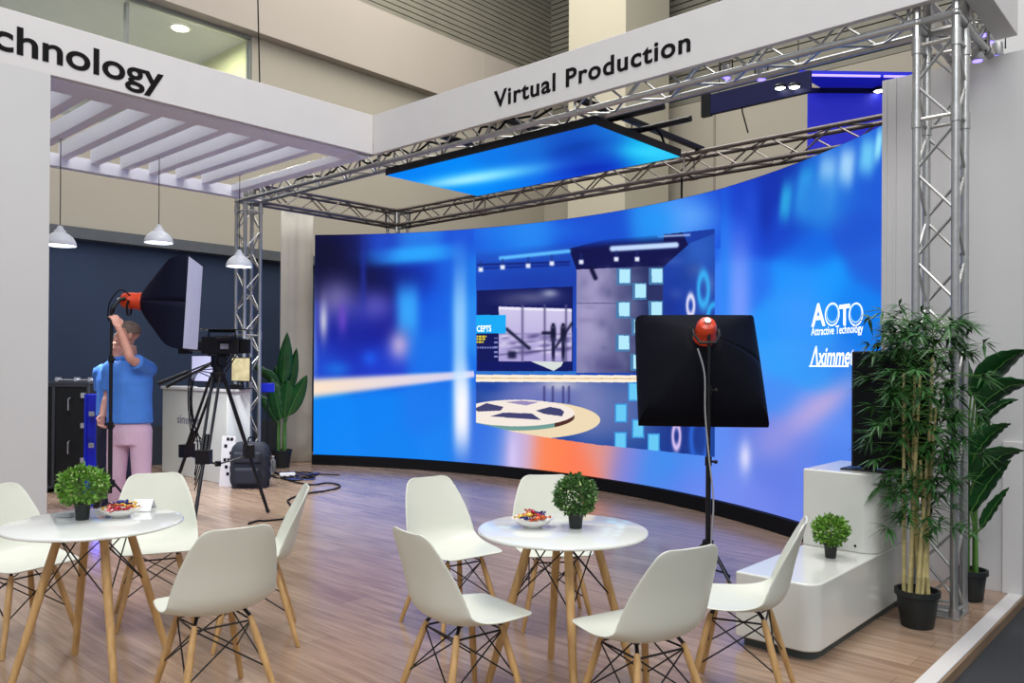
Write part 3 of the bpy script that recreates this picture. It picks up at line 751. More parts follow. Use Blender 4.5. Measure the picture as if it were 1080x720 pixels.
# ================================================================== OVERHEAD LED PANEL
cl = thing('led_ceiling_panel', 'overhead LED panel glowing bright blue between the trusses', 'LED screen', (-6.88, 5.50, 3.56))
cw_, cd_ = 2.80, 1.40
cx_ = np.linspace(-6.88, -6.88 + cw_, 500)[None, :].repeat(260, 0); cyy = np.linspace(5.50, 5.50 + cd_, 260)[:, None].repeat(500, 1)
def paint_ceiling(px, py):
    P = [(430, 185, 0, 130, 245), (480, 180, 0, 135, 245), (520, 160, 10, 120, 232), (500, 200, 0, 140, 250), (560, 160, 24, 110, 215), (590, 150, 20, 90, 200), (620, 145, 20, 96, 205), (560, 185, 10, 110, 235), (600, 180, 10, 60, 205), (630, 165, 14, 56, 190), (650, 180, 10, 60, 205),
         (640, 148, 24, 120, 215), (670, 165, 20, 180, 240), (700, 165, 40, 190, 245), (590, 195, 10, 90, 225), (540, 200, 0, 130, 245), (610, 160, 14, 60, 180)]
    i_ = base_field(px, py, P, 13)
    blob(i_, px, py, 508, 186, 44, 5, (120, 225, 255), .9, -.14); blob(i_, px, py, 490, 190, 26, 3, (180, 240, 255), .7, -.14); blob(i_, px, py, 684, 160, 20, 5, (60, 220, 255), .7, .05)
    blob(i_, px, py, 608, 155, 18, 4, (8, 60, 165), .6, -.2); blob(i_, px, py, 625, 178, 20, 4, (10, 40, 180), .6, -.1); return i_
img2 = make_screen_image('led_ceiling_content', 500, 260, cx_, cyy, np.full(cx_.shape, 3.56), paint_ceiling)
P = [[Vector((cw_ * i / 8, cd_ * j / 4, 0)) for j in range(5)] for i in range(9)]
o = uv_grid('screen_face', P, screen_mat('led_ceiling', img2, 1.0), cl)
G().box(0, cw_, 0, cd_, .004, .07).build('cabinet_back', 'black_plastic', cl, smooth=0)
g = G()
for x in (-.006, cw_): g.box(x, x + .006, -.006, cd_ + .006, .002, .075)
for y in (-.006, cd_): g.box(0, cw_, y, y + .006, .002, .075)
g.build('frame', 'black_metal', cl, smooth=0)
g = G()
for x, dx in ((.5, .0), (1.2, .02), (2.0, -.02), (2.7, .03)):
    g.path(smooth_path([(x, cd_ - .1, .08), (x + .08, cd_ * .7, .19), (x + dx, cd_ * .4, .1), (x - .06, .2, .16), (x, .1, .08)], 5), .012, 6)
g.build('cable_loom', 'black_matte', cl)
g = G()
for x in (.4, 1.4, 2.4):
    for y in (.25, 1.15): g.tube((x, y, .07), (x, y, .36), .006, n=6)
g.build('hanger_wires', 'black_metal', cl)
for lab, x in (('left', -6.25), ('middle', -5.35), ('right', -4.45)):
    o = G().box(-.03, .03, 0, 2.4, 0, .05).build('hanging_bar', 'black_metal', smooth=0, bevel=.004, loc=(x, 5.60, ZT + TR + .025))
    tag(o, {'left': 'dark support bar over the end of the overhead panel nearest the slim tower', 'middle': 'dark support bar across the middle of the overhead blue panel', 'right': 'dark support bar over the end of the overhead panel nearest the near tower'}[lab], 'support bar', 'bars carrying the overhead panel')
for lab, y, z in (('dark pipe sticking out beside the front corner of the overhead blue panel', 5.9, 3.72), ('dark pipe sticking out beside the middle of the overhead blue panel', 6.35, 3.72)):
    o = G().tube((0, 0, 0), (1.5, 0, 0), .028, n=14).build('rigging_pipe', 'black_metal', loc=(-5.15, y, z)); tag(o, lab, 'pipe', 'pipes above the overhead panel')
# black hanging wire below rear truss
o = G().tube((0, 0, 0), (0, 0, -.34), .012, n=8).build('drop_cable', 'black_matte', loc=at_y(719, 186, 8.0) - Vector((0, 0, 0))); tag(o, 'short black cable dropping from the rear truss to the screen top', 'cable')
# loom lying along front truss
pts = []
rnd = random.Random(5)
for i in range(40):
    x = -8.6 + i * .105; pts.append((x, 5.474 + rnd.uniform(-.05, .05), ZT - TR + .05 + rnd.uniform(0, .09)))
o = G().path(smooth_path(pts, 3), .012, 6).build('cable_loom', 'black_matte'); tag(o, 'black cable loom lying inside the front truss', 'cable')
o = G().path(smooth_path([(x, 5.45 + .04 * math.sin(x * 9), ZT - TR + .175) for x in np.linspace(-4.5, -5.6, 12)], 3), .018, 8).build('cable_loom', 'black_matte'); tag(o, 'thick short black cable bundle in the front truss over the blue panel', 'cable')

# ================================================================== NEIGHBOUR'S BLUE STRUCTURE
nb = thing('hanging_display', 'navy hanging box with a blue lit panel high behind the truss', 'hanging display', (-4.9, 9.0, 4.3))
G().box(0, 1.25, 0, .06, .34, .59).build('box', 'navy_box', nb, smooth=0, bevel=.005)
nv = Vector((-4.9, 9.0, 4.3)); hp_ = at_d(852, 98.5, 9.74) - nv; hh_ = (at_d(852, 93, 9.74) - at_d(852, 98.5, 9.74)).z
ho = G().box(0, 1.35, -.02, .02, 0, hh_).build('header', 'navy_box', nb, hp_, smooth=0); ho.rotation_euler = (0, 0, HEAD)
bo = G().box(0, 1.35, -.015, .015, -.8, 0).build('banner', 'blue_banner', nb, hp_, smooth=0); bo.rotation_euler = (0, 0, HEAD)
for wx_ in (.1, 1.1): G().tube((wx_, .03, .59), (wx_, .03, 7.0), .006, n=6).build('suspension_wire', 'black_metal', nb)
G().box(-.13, 0, 0, .06, .33, .60).build('end_cap', 'black_plastic', nb, smooth=0)
q = [at_z(843, 79.5, 4.9), at_z(972, 81.5, 4.9), at_z(965, 93, 4.9), at_z(866, 93, 4.9)]
cq = [(p.x + 4.9, p.y - 9.0) for p in q]
G().prism(cq, .60, .66).build('canopy', 'blue_banner', nb, smooth=0)  # glow stands in for blue light falling on the canopy
for u0, u1 in ((.0, .66), (.69, 1.0)):
    a0_ = Vector((cq[0][0] * (1 - u0) + cq[1][0] * u0, cq[0][1] * (1 - u0) + cq[1][1] * u0, .605)); a1_ = Vector((cq[0][0] * (1 - u1) + cq[1][0] * u1, cq[0][1] * (1 - u1) + cq[1][1] * u1, .605))
    G().tube(a0_, a1_, .014, n=8).build('light_strip', 'led_strip', nb)
for i, (px, py, lab) in enumerate(((823, 93, 'left one of two bright white spots under the navy hanging box'), (838, 92, 'right one of two bright white spots under the navy hanging box'), (930, 96, 'lone white spot next to the blue lit banner'))):
    p = at_y(px, py, 8.932) if i < 2 else at_d(px - 3, py, 9.66)
    s = thing('spotlight', lab, 'spotlight', p, 0, 'white spots by the hanging display')
    G().lathe([(.0, .0), (.065, .0), (.07, .02), (.06, .04), (0, .045)], 16).build('housing', 'black_metal', s)
    G().lathe([(0, -.012), (.04, -.010), (.058, 0)], 16).build('lens', 'lamp_glow', s)
for i, (px, py, lab) in enumerate(((1038, 30, 'upper glowing stand-in for a blue-lit coupler on the right return truss'), (1043, 38, 'middle glowing stand-in for a blue-lit coupler on the right return truss'), (1052, 53, 'lower glowing stand-in for a blue-lit coupler at the far end of the return truss'), (1031, 57, 'glowing stand-in for a blue-lit coupler hanging lowest near the right tower'), (766, 76, 'left blue LED lamp behind the front truss above the screen'), (803, 77, 'right blue LED lamp behind the front truss above the screen'))):  # return-truss ones: blue-lit couplers given a glowing lens
    p = at_x(px, py, -1.325) if i < 4 else at_y(px, py, 5.60)
    s = thing('blue_fixture', lab, 'stage lamp', p, 0, 'small blue stage lamps')
    G().lathe([(0, -.045), (.035, -.045), (.04, -.03), (.034, .05), (0, .055)], 16).build('housing', 'alu', s)
    G().lathe([(0, -.05), (.03, -.05), (.03, -.045)], 16).build('lens', 'led_strip', s)
    G().path([(-.05, 0, 0), (-.05, 0, .08), (.05, 0, .08), (.05, 0, 0)], .006, 6).build('yoke', 'black_metal', s)

# ================================================================== PENDANT LAMPS
pd = thing('pendant_lamp', '', 'pendant lamp', (0, 0, 0), 0, 'white pendant lamps under the canopy')
G().lathe([(.145, 0), (.147, .012), (.138, .045), (.115, .085), (.08, .115), (.055, .13), (.05, .15), (.03, .165), (.024, .19), (.010, .20), (0, .20)], 36).build('shade', mat('lamp_white', (226, 230, 236), .3), pd, clean=True, solid=.003)
G().lathe([(0, .008), (.125, .008), (.125, .014)], 30).build('diffuser', 'lamp_glow', pd)
G().lathe([(0, -.012), (.036, -.012), (.04, -.006), (.04, 0), (0, 0)], 24).build('ceiling_rose', 'slat_white', pd)
cz = G().path([(0, 0, .195), (.004, 0, .5), (-.002, 0, .8), (0, 0, 1.06)], .0045, 6).build('cord', 'black_matte', pd)
lamps = [((-8.64, 2.84, 2.66), 'white pendant lamp hanging closest to the left white pier', 1.03), ((-8.63, 3.81, 2.80), 'white pendant lamp above the black softbox, middle of three', .90), ((-8.69, 4.78, 2.64), 'white pendant lamp hanging in front of the slim truss tower', 1.05)]
for i, (p, lab, h) in enumerate(lamps):
    o = pd if i == 0 else dup(pd)
    o.location = p; o['label'] = lab
    for ch in o.children:
        if ch.name.startswith('cord'): ch.scale = (1, 1, (3.733 - p[2]) / 1.06)
        if ch.name.startswith('ceiling_rose'): ch.location.z = 3.7315 - p[2]
for p, lab, h in lamps:
    l = bpy.data.lights.new('pendant_light', 'SPOT'); l.energy = 190; l.spot_size = 2.4; l.spot_blend = .6; l.color = (.92, .96, 1); l.shadow_soft_size = .1
    lo = bpy.data.objects.new('pendant_light', l); COL.objects.link(lo); lo.location = (p[0], p[1], p[2] - .02)

# ================================================================== CHAIRS
def chair_shell():
    prof = [(.215, .440), (.13, .434), (.05, .424), (-.03, .420), (-.10, .428), (-.155, .452), (-.19, .50), (-.207, .56), (-.222, .63), (-.24, .70), (-.258, .765)]
    hw = [.200, .218, .230, .236, .238, .237, .234, .228, .215, .196, .172]
    curl = [.0, .010, .024, .040, .056, .072, .080, .074, .058, .040, .024]
    pr = smooth_path([Vector((0, a, b)) for a, b in prof], 3); n = len(pr); rows = []
    for i in range(n):
        t = i / 3; k = min(int(t), len(hw) - 2); f = t - k
        tg = (pr[min(i + 1, n - 1)] - pr[max(i - 1, 0)]).normalized()
        rows.append((pr[i], tg, hw[k] * (1 - f) + hw[k + 1] * f, curl[k] * (1 - f) + curl[k + 1] * f))
    def cap(p, tg, w, c, r, bend):
        out = []; q = p.copy(); d = tg.copy()
        for k in range(1, 7):
            th = PI / 2 * k / 6; ds = r * (math.sin(th) - math.sin(PI / 2 * (k - 1) / 6))
            d = (d + Vector((0, 0, bend * k / 6))).normalized(); q = q + d * ds
            out.append((q.copy(), d.copy(), w - r * 1.15 * (1 - math.cos(th)), c * (1 - k / 9)))
        return out
    p, tg, w, c = rows[-1]; tail = cap(p, tg, w - .004, c, .062, 0)
    p, tg, w, c = rows[0]; headr = [(q, -d, w_, c_) for q, d, w_, c_ in cap(p, -tg, w - .002, c, .042, -.16)][::-1]
    P = []
    for p, tg, w, c in headr + rows + tail:
        nm = Vector((0, tg.z, -tg.y))
        if nm.z < -.01 or (abs(nm.z) <= .35 and nm.y < 0 and tg.z > .5): nm = -nm
        if tg.z > .5 and nm.y < 0: nm = -nm
        P.append([p + Vector((w * (-1 + j / 12), 0, 0)) + nm * c * abs(-1 + j / 12) ** 2.6 for j in range(25)])
    return P
def make_chair(label):
    c = thing('side_chair', label, 'chair', (0, 0, 0), 0)
    o = G().grid(chair_shell()).build('seat_shell', 'shell', c, clean=False, smooth=180, solid=.008, sub=1)
    tops = [(.115, .13), (-.115, .13), (-.12, -.10), (.12, -.10)]; feet = [(.205, .215), (-.205, .215), (-.215, -.215), (.215, -.215)]
    T = [Vector((x, y, .395)) for x, y in tops]; B = [Vector((x, y, 0)) for x, y in feet]
    for a, b in zip(T, B):
        G().path([a, a.lerp(b, .08), a.lerp(b, .45), a.lerp(b, .985), b], [.011, .0145, .0165, .0115, .010], 12).build('leg', 'leg_wood', c)
    g = G(); pt = lambda k, f: T[k].lerp(B[k], f)
    for k in range(4):
        n_ = (k + 1) % 4
        g.tube(pt(k, .05), pt(n_, .56), .0036, n=6); g.tube(pt(n_, .05), pt(k, .56), .0036, n=6)
        g.tube(pt(k, .05), pt(n_, .05), .0045, n=6)
        g.ball(pt(k, .05), .012, 8, 6); g.ball(pt(k, .56), .0075, 8, 6)
    for k, (x, y, z) in enumerate(((.10, .10, .426), (-.10, .10, .426), (-.10, -.07, .424), (.10, -.07, .424))):
        g.tube(T[k], (x, y, z + .004), .008, n=8); g.ball((x, y, z), (.016, .016, .008), 8, 6)
    g.build('wire_brace', 'black_metal', c)
    return c
def facing(r, f): v = RX * r + FW * f; return math.atan2(v.y, v.x) - PI / 2
CH = [('C', -2.495, 2.421, .80, .60, 'white shell chair turned right with its back to the bare floor at the right table'),
      ('D', -1.80, 2.78, -.52, .85, 'white shell chair seen from behind in front of the right table'),
      ('E', -1.70, 3.45, -.93, .37, 'white shell chair seen side-on next to the low white platform'),
      ('A', -3.42, 3.24, .62, -.78, 'white shell chair facing the camera at the right table, its seat wholly in view'),
      ('B', -3.03, 3.69, .12, -.99, 'white shell chair half hidden directly behind the right table'),
      ('G', -4.76, 2.10, .42, -.9, 'white shell chair behind the left table in front of the standing man'),
      ('H', -3.37, 1.75, -.64, .77, 'white shell chair seen from behind in front of the left table'),
      ('I', -4.02, 2.33, -.95, -.3, 'white shell chair seen side-on near the video tripod foot'),
      ('F', -4.90, 1.42, .88, -.47, 'white shell chair cut off by the picture edge at the left table')]
ch0 = None
for k, x, y, r, f, lab in CH:
    if ch0 is None: ch0 = c = make_chair(lab)
    else: c = dup(ch0)
    c.location = (x, y, 0.0); c.rotation_euler = (0, 0, facing(r, f)); c['label'] = lab; c['group'] = 'white shell chairs around the two tables'

# ================================================================== TABLES
def make_table(label):
    t = thing('round_table', label, 'table', (0, 0, 0), 0, 'round white tables')
    G().lathe([(0, .722), (.385, .722), (.398, .727), (.40, .733), (.397, .739), (.39, .741), (0, .741)], 72).build('tabletop', 'table_white', t)
    g = G().box(-.11, .11, -.11, .11, .700, .7215); g.build('mount', 'black_metal', t, smooth=0, bevel=.003)
    T, B = [], []
    for k in range(4):
        a = PI / 2 * k; T.append(Vector((.15 * math.cos(a), .15 * math.sin(a), .712))); B.append(Vector((.355 * math.cos(a), .355 * math.sin(a), 0)))
        p, q = T[-1], B[-1]
        G().path([p, p.lerp(q, .3), p.lerp(q, .98), q], [.019, .0205, .0165, .015], 14).build('leg', 'leg_wood', t)
    g = G()
    for k in range(4):
        n_ = (k + 1) % 4; pt = lambda k, f: T[k].lerp(B[k], f)
        g.tube(pt(k, .03), pt(n_, .42), .0036, n=6); g.tube(pt(n_, .03), pt(k, .42), .0036, n=6); g.ball(pt(k, .42), .0085, 8, 6); g.ball(pt(k, .03), .010, 8, 6)
    g.build('wire_brace', 'black_metal', t)
    return t
t1 = make_table('round white table in the middle of four shell chairs, close to the curved screen'); t1.location = (-2.375, 2.967, 0); t1.rotation_euler = (0, 0, math.radians(48))
t2 = dup(t1, (-4.111, 1.517, 0), math.radians(-6), 'round white table near the left white pier')
t1['label'] = 'round white table ringed by five shell chairs, nearer the low white platform'

# ================================================================== SMALL PLANTS, BOWLS, SWEETS
def leaf_quad(g, c, d, n, L, w):
    d = d.normalized(); s = d.cross(n).normalized(); n = s.cross(d)
    g.add([c, c + d * L * .5 + s * w * .5 + n * L * .06, c + d * L, c + d * L * .5 - s * w * .5 + n * L * .06], [(0, 1, 2), (0, 2, 3)])
def small_plant(label, loc, seed, R=.105, leafm='leaf_box', squash=.9):
    rr = random.Random(seed); t = thing('potted_plant', label, 'plant', loc, rr.uniform(0, 6), 'small potted plants')
    G().lathe([(0, 0), (.028, 0), (.030, .004), (.037, .075), (.041, .076), (.041, .085), (.036, .085), (.035, .074), (0, .074)], 28).build('pot', 'pot', t)
    G().lathe([(0, .073), (.0345, .073)], 20).build('soil', 'soil', t)
    g = G(); cz = .085 + R * .72
    for i in range(14):
        a = i * 2.4; g.path([(0, 0, .07), (.02 * math.cos(a), .02 * math.sin(a), .11), (R * .6 * math.cos(a), R * .6 * math.sin(a), cz + rr.uniform(-.03, .04))], [.002, .0015, .001], 5)
    g.build('stems', 'stalk', t)
    g = G(); b = G()
    for i in range(1500):
        v = Vector((rr.gauss(0, 1), rr.gauss(0, 1), rr.gauss(0, 1))).normalized(); rad = R * (rr.uniform(.35, 1) ** .5) * (1 + .12 * math.sin(v.x * 7 + seed) * math.cos(v.y * 6))
        p = Vector((v.x * rad, v.y * rad, v.z * rad * squash)) + Vector((0, 0, cz))
        if p.z < .078: continue
        d = (v + Vector((rr.gauss(0, .6), rr.gauss(0, .6), rr.gauss(.3, .5)))).normalized(); n = Vector((rr.gauss(0, 1), rr.gauss(0, 1), rr.gauss(0, 1)))
        leaf_quad(g, p, d, n, rr.uniform(.018, .029), rr.uniform(.011, .017))
    for i in range(46):
        v = Vector((rr.gauss(0, 1), rr.gauss(0, 1), rr.gauss(.1, 1))).normalized(); rad = R * rr.uniform(.9, 1.06)
        p = Vector((v.x * rad, v.y * rad, v.z * rad * squash)) + Vector((0, 0, cz))
        if p.z < .09: continue
        b.ball(p, (.0048, .0048, .0055), 6, 4)
    g.build('foliage', leafm, t, clean=False, smooth=0); b.build('blossoms', 'blossom', t)
    return t
small_plant('bushy bright green potted plant on the left round table', (-4.203, 1.493, .7412), 1, .112, 'leaf_bright', .82)
small_plant('rounded green potted plant on the right round table', (-2.337, 3.017, .7412), 2, .094, 'leaf_box', 1.0)
small_plant('small potted plant standing on the low white platform', (-1.778, 4.717, .4015), 3, .098, 'leaf_bright', .85)
def bowl(label, loc):
    t = thing('bowl', label, 'bowl', loc, 0, 'white sweet bowls')
    G().lathe([(0, .004), (.035, .003), (.036, 0), (.042, 0), (.043, .006), (.075, .022), (.10, .043), (.1015, .0445), (.098, .0445), (.072, .027), (.04, .012), (0, .010)], 40).build('dish', 'porcelain', t)
    return t
bl1 = Vector((-4.147, 1.651, .7412)); bl2 = Vector((-2.497, 2.892, .7412))
bowl('white bowl of sweets on the left round table', bl1); bowl('white bowl of sweets on the right round table', bl2)
def candy_mesh(g):
    g.ball((0, 0, 0), (.015, .0085, .0075), 10, 7)
    for s in (-1, 1):
        P = []
        for k in range(9):
            a = PI * k / 8 - PI / 2; rr_ = 1 + .18 * (k % 2)
            P.append([Vector((s * .013, .002 * math.sin(a), .002 * math.cos(a) * .5)), Vector((s * (.013 + .013 * rr_), .011 * math.sin(a), .004 * (1 if k % 2 else -1)))])
        g.grid(P)
    return g
proto = {}
cols = {'L': ['red', 'yellow', 'red', 'blue', 'yellow', 'pink', 'red', 'yellow', 'blue', 'red', 'orange', 'yellow', 'red', 'blue'], 'R': ['orange', 'blue', 'red', 'orange', 'yellow', 'blue', 'orange', 'red', 'blue', 'orange', 'yellow', 'blue', 'orange', 'red']}
for side, c0_, tb in (('L', bl1, 'left'), ('R', bl2, 'right')):
    rr = random.Random(11 if side == 'L' else 12)
    spots = [(.055, a * 2 * PI / 7 + .3, .044) for a in range(7)] + [(.026, a * 2 * PI / 4, .056) for a in range(4)] + [(.075, 2.2, .049), (.076, -.6, .049), (.0, 0, .068)]
    for (r_, a, z), cn_ in zip(spots, cols[side]):
        if cn_ not in proto:
            o = candy_mesh(G()).build('wrapped_sweet', 'wrap_' + cn_, clean=False); proto[cn_] = o
        else:
            o = proto[cn_].copy(); COL.objects.link(o)
        o.location = c0_ + Vector((r_ * math.cos(a), r_ * math.sin(a), z)); o.rotation_euler = (rr.uniform(-.3, .3), rr.uniform(-.35, .35), rr.uniform(0, 6))
        o.scale = (1.28, 1.28, 1.28); o.location.z += .006
        tag(o, f'{cn_} wrapped sweet in the bowl on the {tb} table', 'sweet', f'{cn_} sweets in the {tb} table bowl')
# folded card and phone-like things near left bowl
o = G().add([(-.05, 0, 0), (.05, 0, 0), (.05, .05, .055), (-.05, .05, .055), (-.05, .10, 0), (.05, .10, 0)], [(0, 1, 2, 3), (3, 2, 5, 4)]).build('folded_card', 'paper', loc=at_z(148, 539, .7425), solid=.0012, clean=False, smooth=0); o.rotation_euler = (0, 0, HEAD + .1)
tag(o, 'blank white folded card on the left table beside the sweets', 'card')
o = G().box(-.035, .035, -.02, .02, 0, .022).build('card_holder', 'grey_plastic', loc=at_z(69, 545, .7415), bevel=.003); o.rotation_euler = (0, 0, HEAD)
tag(o, 'small grey holder beside the plant on the left table', 'holder')

# ================================================================== WHITE PLATFORM WITH PEDESTAL
def rounded_poly(x0, x1, y0, y1, rads, n=8):
    pts = []
    cs = [(x0, y0, PI), (x1, y0, 1.5 * PI), (x1, y1, 0), (x0, y1, .5 * PI)]
    for (x, y, a), r in zip(cs, rads):
        cx = x + (r if x == x0 else -r); cy = y + (r if y == y0 else -r)
        if r == 0: pts.append((x, y)); continue
        for k in range(n + 1): pts.append((cx + r * math.cos(a + PI / 2 * k / n), cy + r * math.sin(a + PI / 2 * k / n)))
    return pts
pl = thing('display_platform', 'glossy white low platform with rounded corner and raised block', 'platform', (-1.60, 4.05, 0))
G().prism(rounded_poly(-.44, 0, 0, 1.52, (.01, .09, .01, .01)), .05, .40).build('body', 'gloss_white', pl, bevel=.008)
G().prism(rounded_poly(-.41, -.03, .04, 1.48, (.01, .07, .01, .01)), 0, .05).build('plinth', mat('kick', (62, 72, 70), .5), pl)
G().prism(rounded_poly(-.44, 0, .90, 1.52, (.01, .09, .01, .01)), .40, .875).build('pedestal', 'gloss_white', pl, bevel=.008)
G().ball((0, 0, 0), (.008, .004, .008), 10, 6).build('cable_hole', 'black_matte', pl, loc=(-.12, .899, .44))
# monitor standing on the pedestal
mp_ = at_z(899, 497, .877)
tvx = at_y(899, 430, 5.16).x
tv = thing('monitor', 'black flat monitor standing on the raised white block behind the bamboo', 'monitor', (tvx + .02, 5.16, .8755), math.radians(0))
G().box(-.02, .42, -.02, .025, .018, .735).build('casing', 'black_plastic', tv, smooth=0, bevel=.008)
G().box(-.005, .405, -.0225, -.0195, .035, .72).build('panel', mat('screen_off', (5, 9, 11), .35, spec=.15), tv, smooth=0)
G().box(-.06, .22, -.10, .12, 0, .010).build('foot', 'black_metal', tv, smooth=0, bevel=.004)
G().box(.04, .12, -.01, .02, .010, .03).build('neck', 'black_metal', tv, smooth=0)

# ================================================================== BAMBOO
def pot_prof(r0, r1, h): return [(0, 0), (r0, 0), (r0 + .004, .01), (r1, h - .035), (r1 + .012, h - .03), (r1 + .012, h), (r1 - .004, h), (r1 - .008, h - .03), (0, h - .03)]
bm_ = thing('bamboo_plant', 'tall potted bamboo with pale canes in a black pot by the truss tower', 'plant', (-1.41, 5.085, 0))
bm_.location = (-1.41, 5.08, 0); bm_.rotation_euler = (0, 0, HEAD)
G().lathe(pot_prof(.085, .112, .215), 32).build('pot', 'pot', bm_); G().lathe([(0, .187), (.104, .187)], 24).build('soil', 'soil', bm_)
rr = random.Random(21)
canes = []
for i in range(10):
    a = i * 2.399; r0 = .018 + .055 * (i / 10) ** .5; tx_ = rr.uniform(-.13, .13); ty_ = rr.uniform(-.08, .08); h = rr.uniform(.95, 1.6)
    p0 = Vector((r0 * math.cos(a), r0 * math.sin(a), .18)); p1 = Vector((p0.x + tx_, p0.y + ty_, h)); g = G(); nseg = int(h / .13)
    for k in range(nseg):
        q0 = p0.lerp(p1, k / nseg); q1 = p0.lerp(p1, (k + 1) / nseg); rad = .0125 * (1 - .45 * k / nseg)
        g.path([q0, q0.lerp(q1, .06), q0.lerp(q1, .94), q1], [rad * 1.18, rad, rad * .98, rad * 1.16], 8)
    g.build('cane', 'cane', bm_); canes.append((p0, p1))
g = G(); tw = G()
for i in range(300):
    zz_ = .52 + 1.28 * rr.random() ** .72
    c = canes[rr.randrange(10)]; f = min(1, (zz_ - .18) / (c[1].z - .18)); p = c[0].lerp(c[1], f)
    if f >= 1: p = p + Vector((0, 0, zz_ - c[1].z))
    a = rr.uniform(0, 2 * PI); Rm = .31 if zz_ > .95 else .22
    if zz_ > 1.6: Rm = .22
    e = p + Vector((math.cos(a), math.sin(a), 0)) * rr.uniform(.05, Rm) + Vector((0, 0, rr.uniform(-.02, .08)))
    tw.path([p, p.lerp(e, .5) + Vector((0, 0, .02)), e], [.003, .002, .0012], 4)
    for k in range(8):
        b_ = a + rr.uniform(-1.5, 1.5); d = Vector((math.cos(b_), math.sin(b_), rr.uniform(-.75, .7))).normalized(); L = rr.uniform(.09, .155); w = rr.uniform(.015, .024)
        s = d.cross(Vector((0, 0, 1))).normalized(); st = e - d * .01; nrm_ = s.cross(d); mid = st + d * L * .4; tip = st + d * L - Vector((0, 0, L * .22))
        n0 = len(g.v)
        g.add([st, mid + s * w * .5, mid + nrm_ * .003, mid - s * w * .5, tip], [(0, 1, 2), (0, 2, 3), (1, 4, 2), (2, 4, 3)])
g.build('foliage', 'leaf_bamboo', bm_, clean=False, smooth=0); tw.build('twigs', 'stalk', bm_, clean=False)

# ================================================================== BROAD-LEAF PLANTS
def blade(t, start, tip, w, sag=.1, side=None, m='leaf_palm'):
    start, tip = Vector(start), Vector(tip); d = tip - start; L = d.length; dn = d.normalized()
    s = dn.cross(side if side is not None else Vector((0, 1, .2))).normalized(); n = s.cross(dn).normalized(); P = []
    for i in range(15):
        f = i / 14; wd = w * .5 * math.sin(PI * min(1, f ** .72 * .985 + .012)) ** .8; c = start + d * f + Vector((0, 0, sag * L * math.sin(PI * f) )) - Vector((0, 0, sag * L * f * f * .8))
        row = []
        for j in range(7):
            u = -1 + j / 3
            row.append(c + s * wd * u + n * (abs(u) * wd * .35 - .006 * math.sin(f * 34 + j)))
        P.append(row)
    o = G().grid(P).build('leaf', m, t, clean=False, smooth=80, solid=.0015)
    o2 = G().path([P[i][3] for i in range(15)], [.005 * (1 - .8 * i / 14) for i in range(15)], 6).build('midrib', 'stalk', o)
    return P[0][3]
def broad_plant(label, base_px, d, leaves, potr, poth):
    b = at_z(*base_px, 0) if d is None else at_d(base_px[0], base_px[1], d); b.z = 0
    t = thing('broadleaf_plant', label, 'plant', b)
    G().lathe(pot_prof(potr * .78, potr, poth), 28).build('pot', 'pot', t); G().lathe([(0, poth - .028), (potr * .93, poth - .028)], 20).build('soil', 'soil', t)
    D = b.dot(FW); rr = random.Random(7)
    for (ax, ay, bx, by, w, dd0, dd1, sag) in leaves:
        s0 = at_d(ax, ay, D + dd0) - b; s1 = at_d(bx, by, D + dd1) - b
        blade(t, s0, s1, w, sag, side=FW + Vector((0, 0, .25)))
        a = rr.uniform(0, 6.28); foot = Vector((potr * .4 * math.cos(a), potr * .4 * math.sin(a), poth - .03)); mid = Vector((foot.x * .8 + s0.x * .15, foot.y * .8 + s0.y * .15, poth + (s0.z - poth) * .62))
        G().path(smooth_path([foot, mid, s0], 5), [.014 - .0008 * i for i in range(11)], 8).build('stalk', 'stalk', t)
    return t
broad_plant('large broadleaf plant in a black pot behind the near truss tower', (1022, 632), None,
    [(1028, 420, 1084, 362, .19, -.05, -.35, .10), (1030, 432, 1092, 398, .16, -.12, -.42, .12), (1024, 418, 1010, 362, .11, .0, -.02, .02), (1030, 452, 1074, 416, .09, .0, -.1, .12), (1028, 480, 1066, 442, .12, -.1, -.3, .1),
     (1026, 510, 1080, 468, .17, -.12, -.36, .12), (1024, 540, 1066, 480, .15, -.05, -.2, .08), (1034, 558, 1064, 512, .08, -.06, -.2, .04), (1020, 470, 998, 405, .14, .02, .02, .04), (1022, 500, 1044, 440, .15, -.08, -.1, .05)], .10, .20)
broad_plant('dark green broadleaf plant in a black pot in front of the curtain', (297, 489), 11.7,
    [(298, 405, 303, 350, .22, 0, 0, .0), (304, 415, 313, 366, .17, .1, .1, .02), (296, 412, 270, 386, .14, 0, -.1, .16), (294, 416, 259, 378, .12, .0, .0, .14), (296, 442, 286, 398, .30, -.1, -.1, .04), (300, 440, 304, 400, .30, -.1, -.12, .02),
     (304, 438, 324, 394, .22, -.1, -.1, .03), (292, 444, 272, 414, .18, -.05, -.05, .05), (300, 430, 290, 385, .26, .05, .05, .02)], .14, .26)

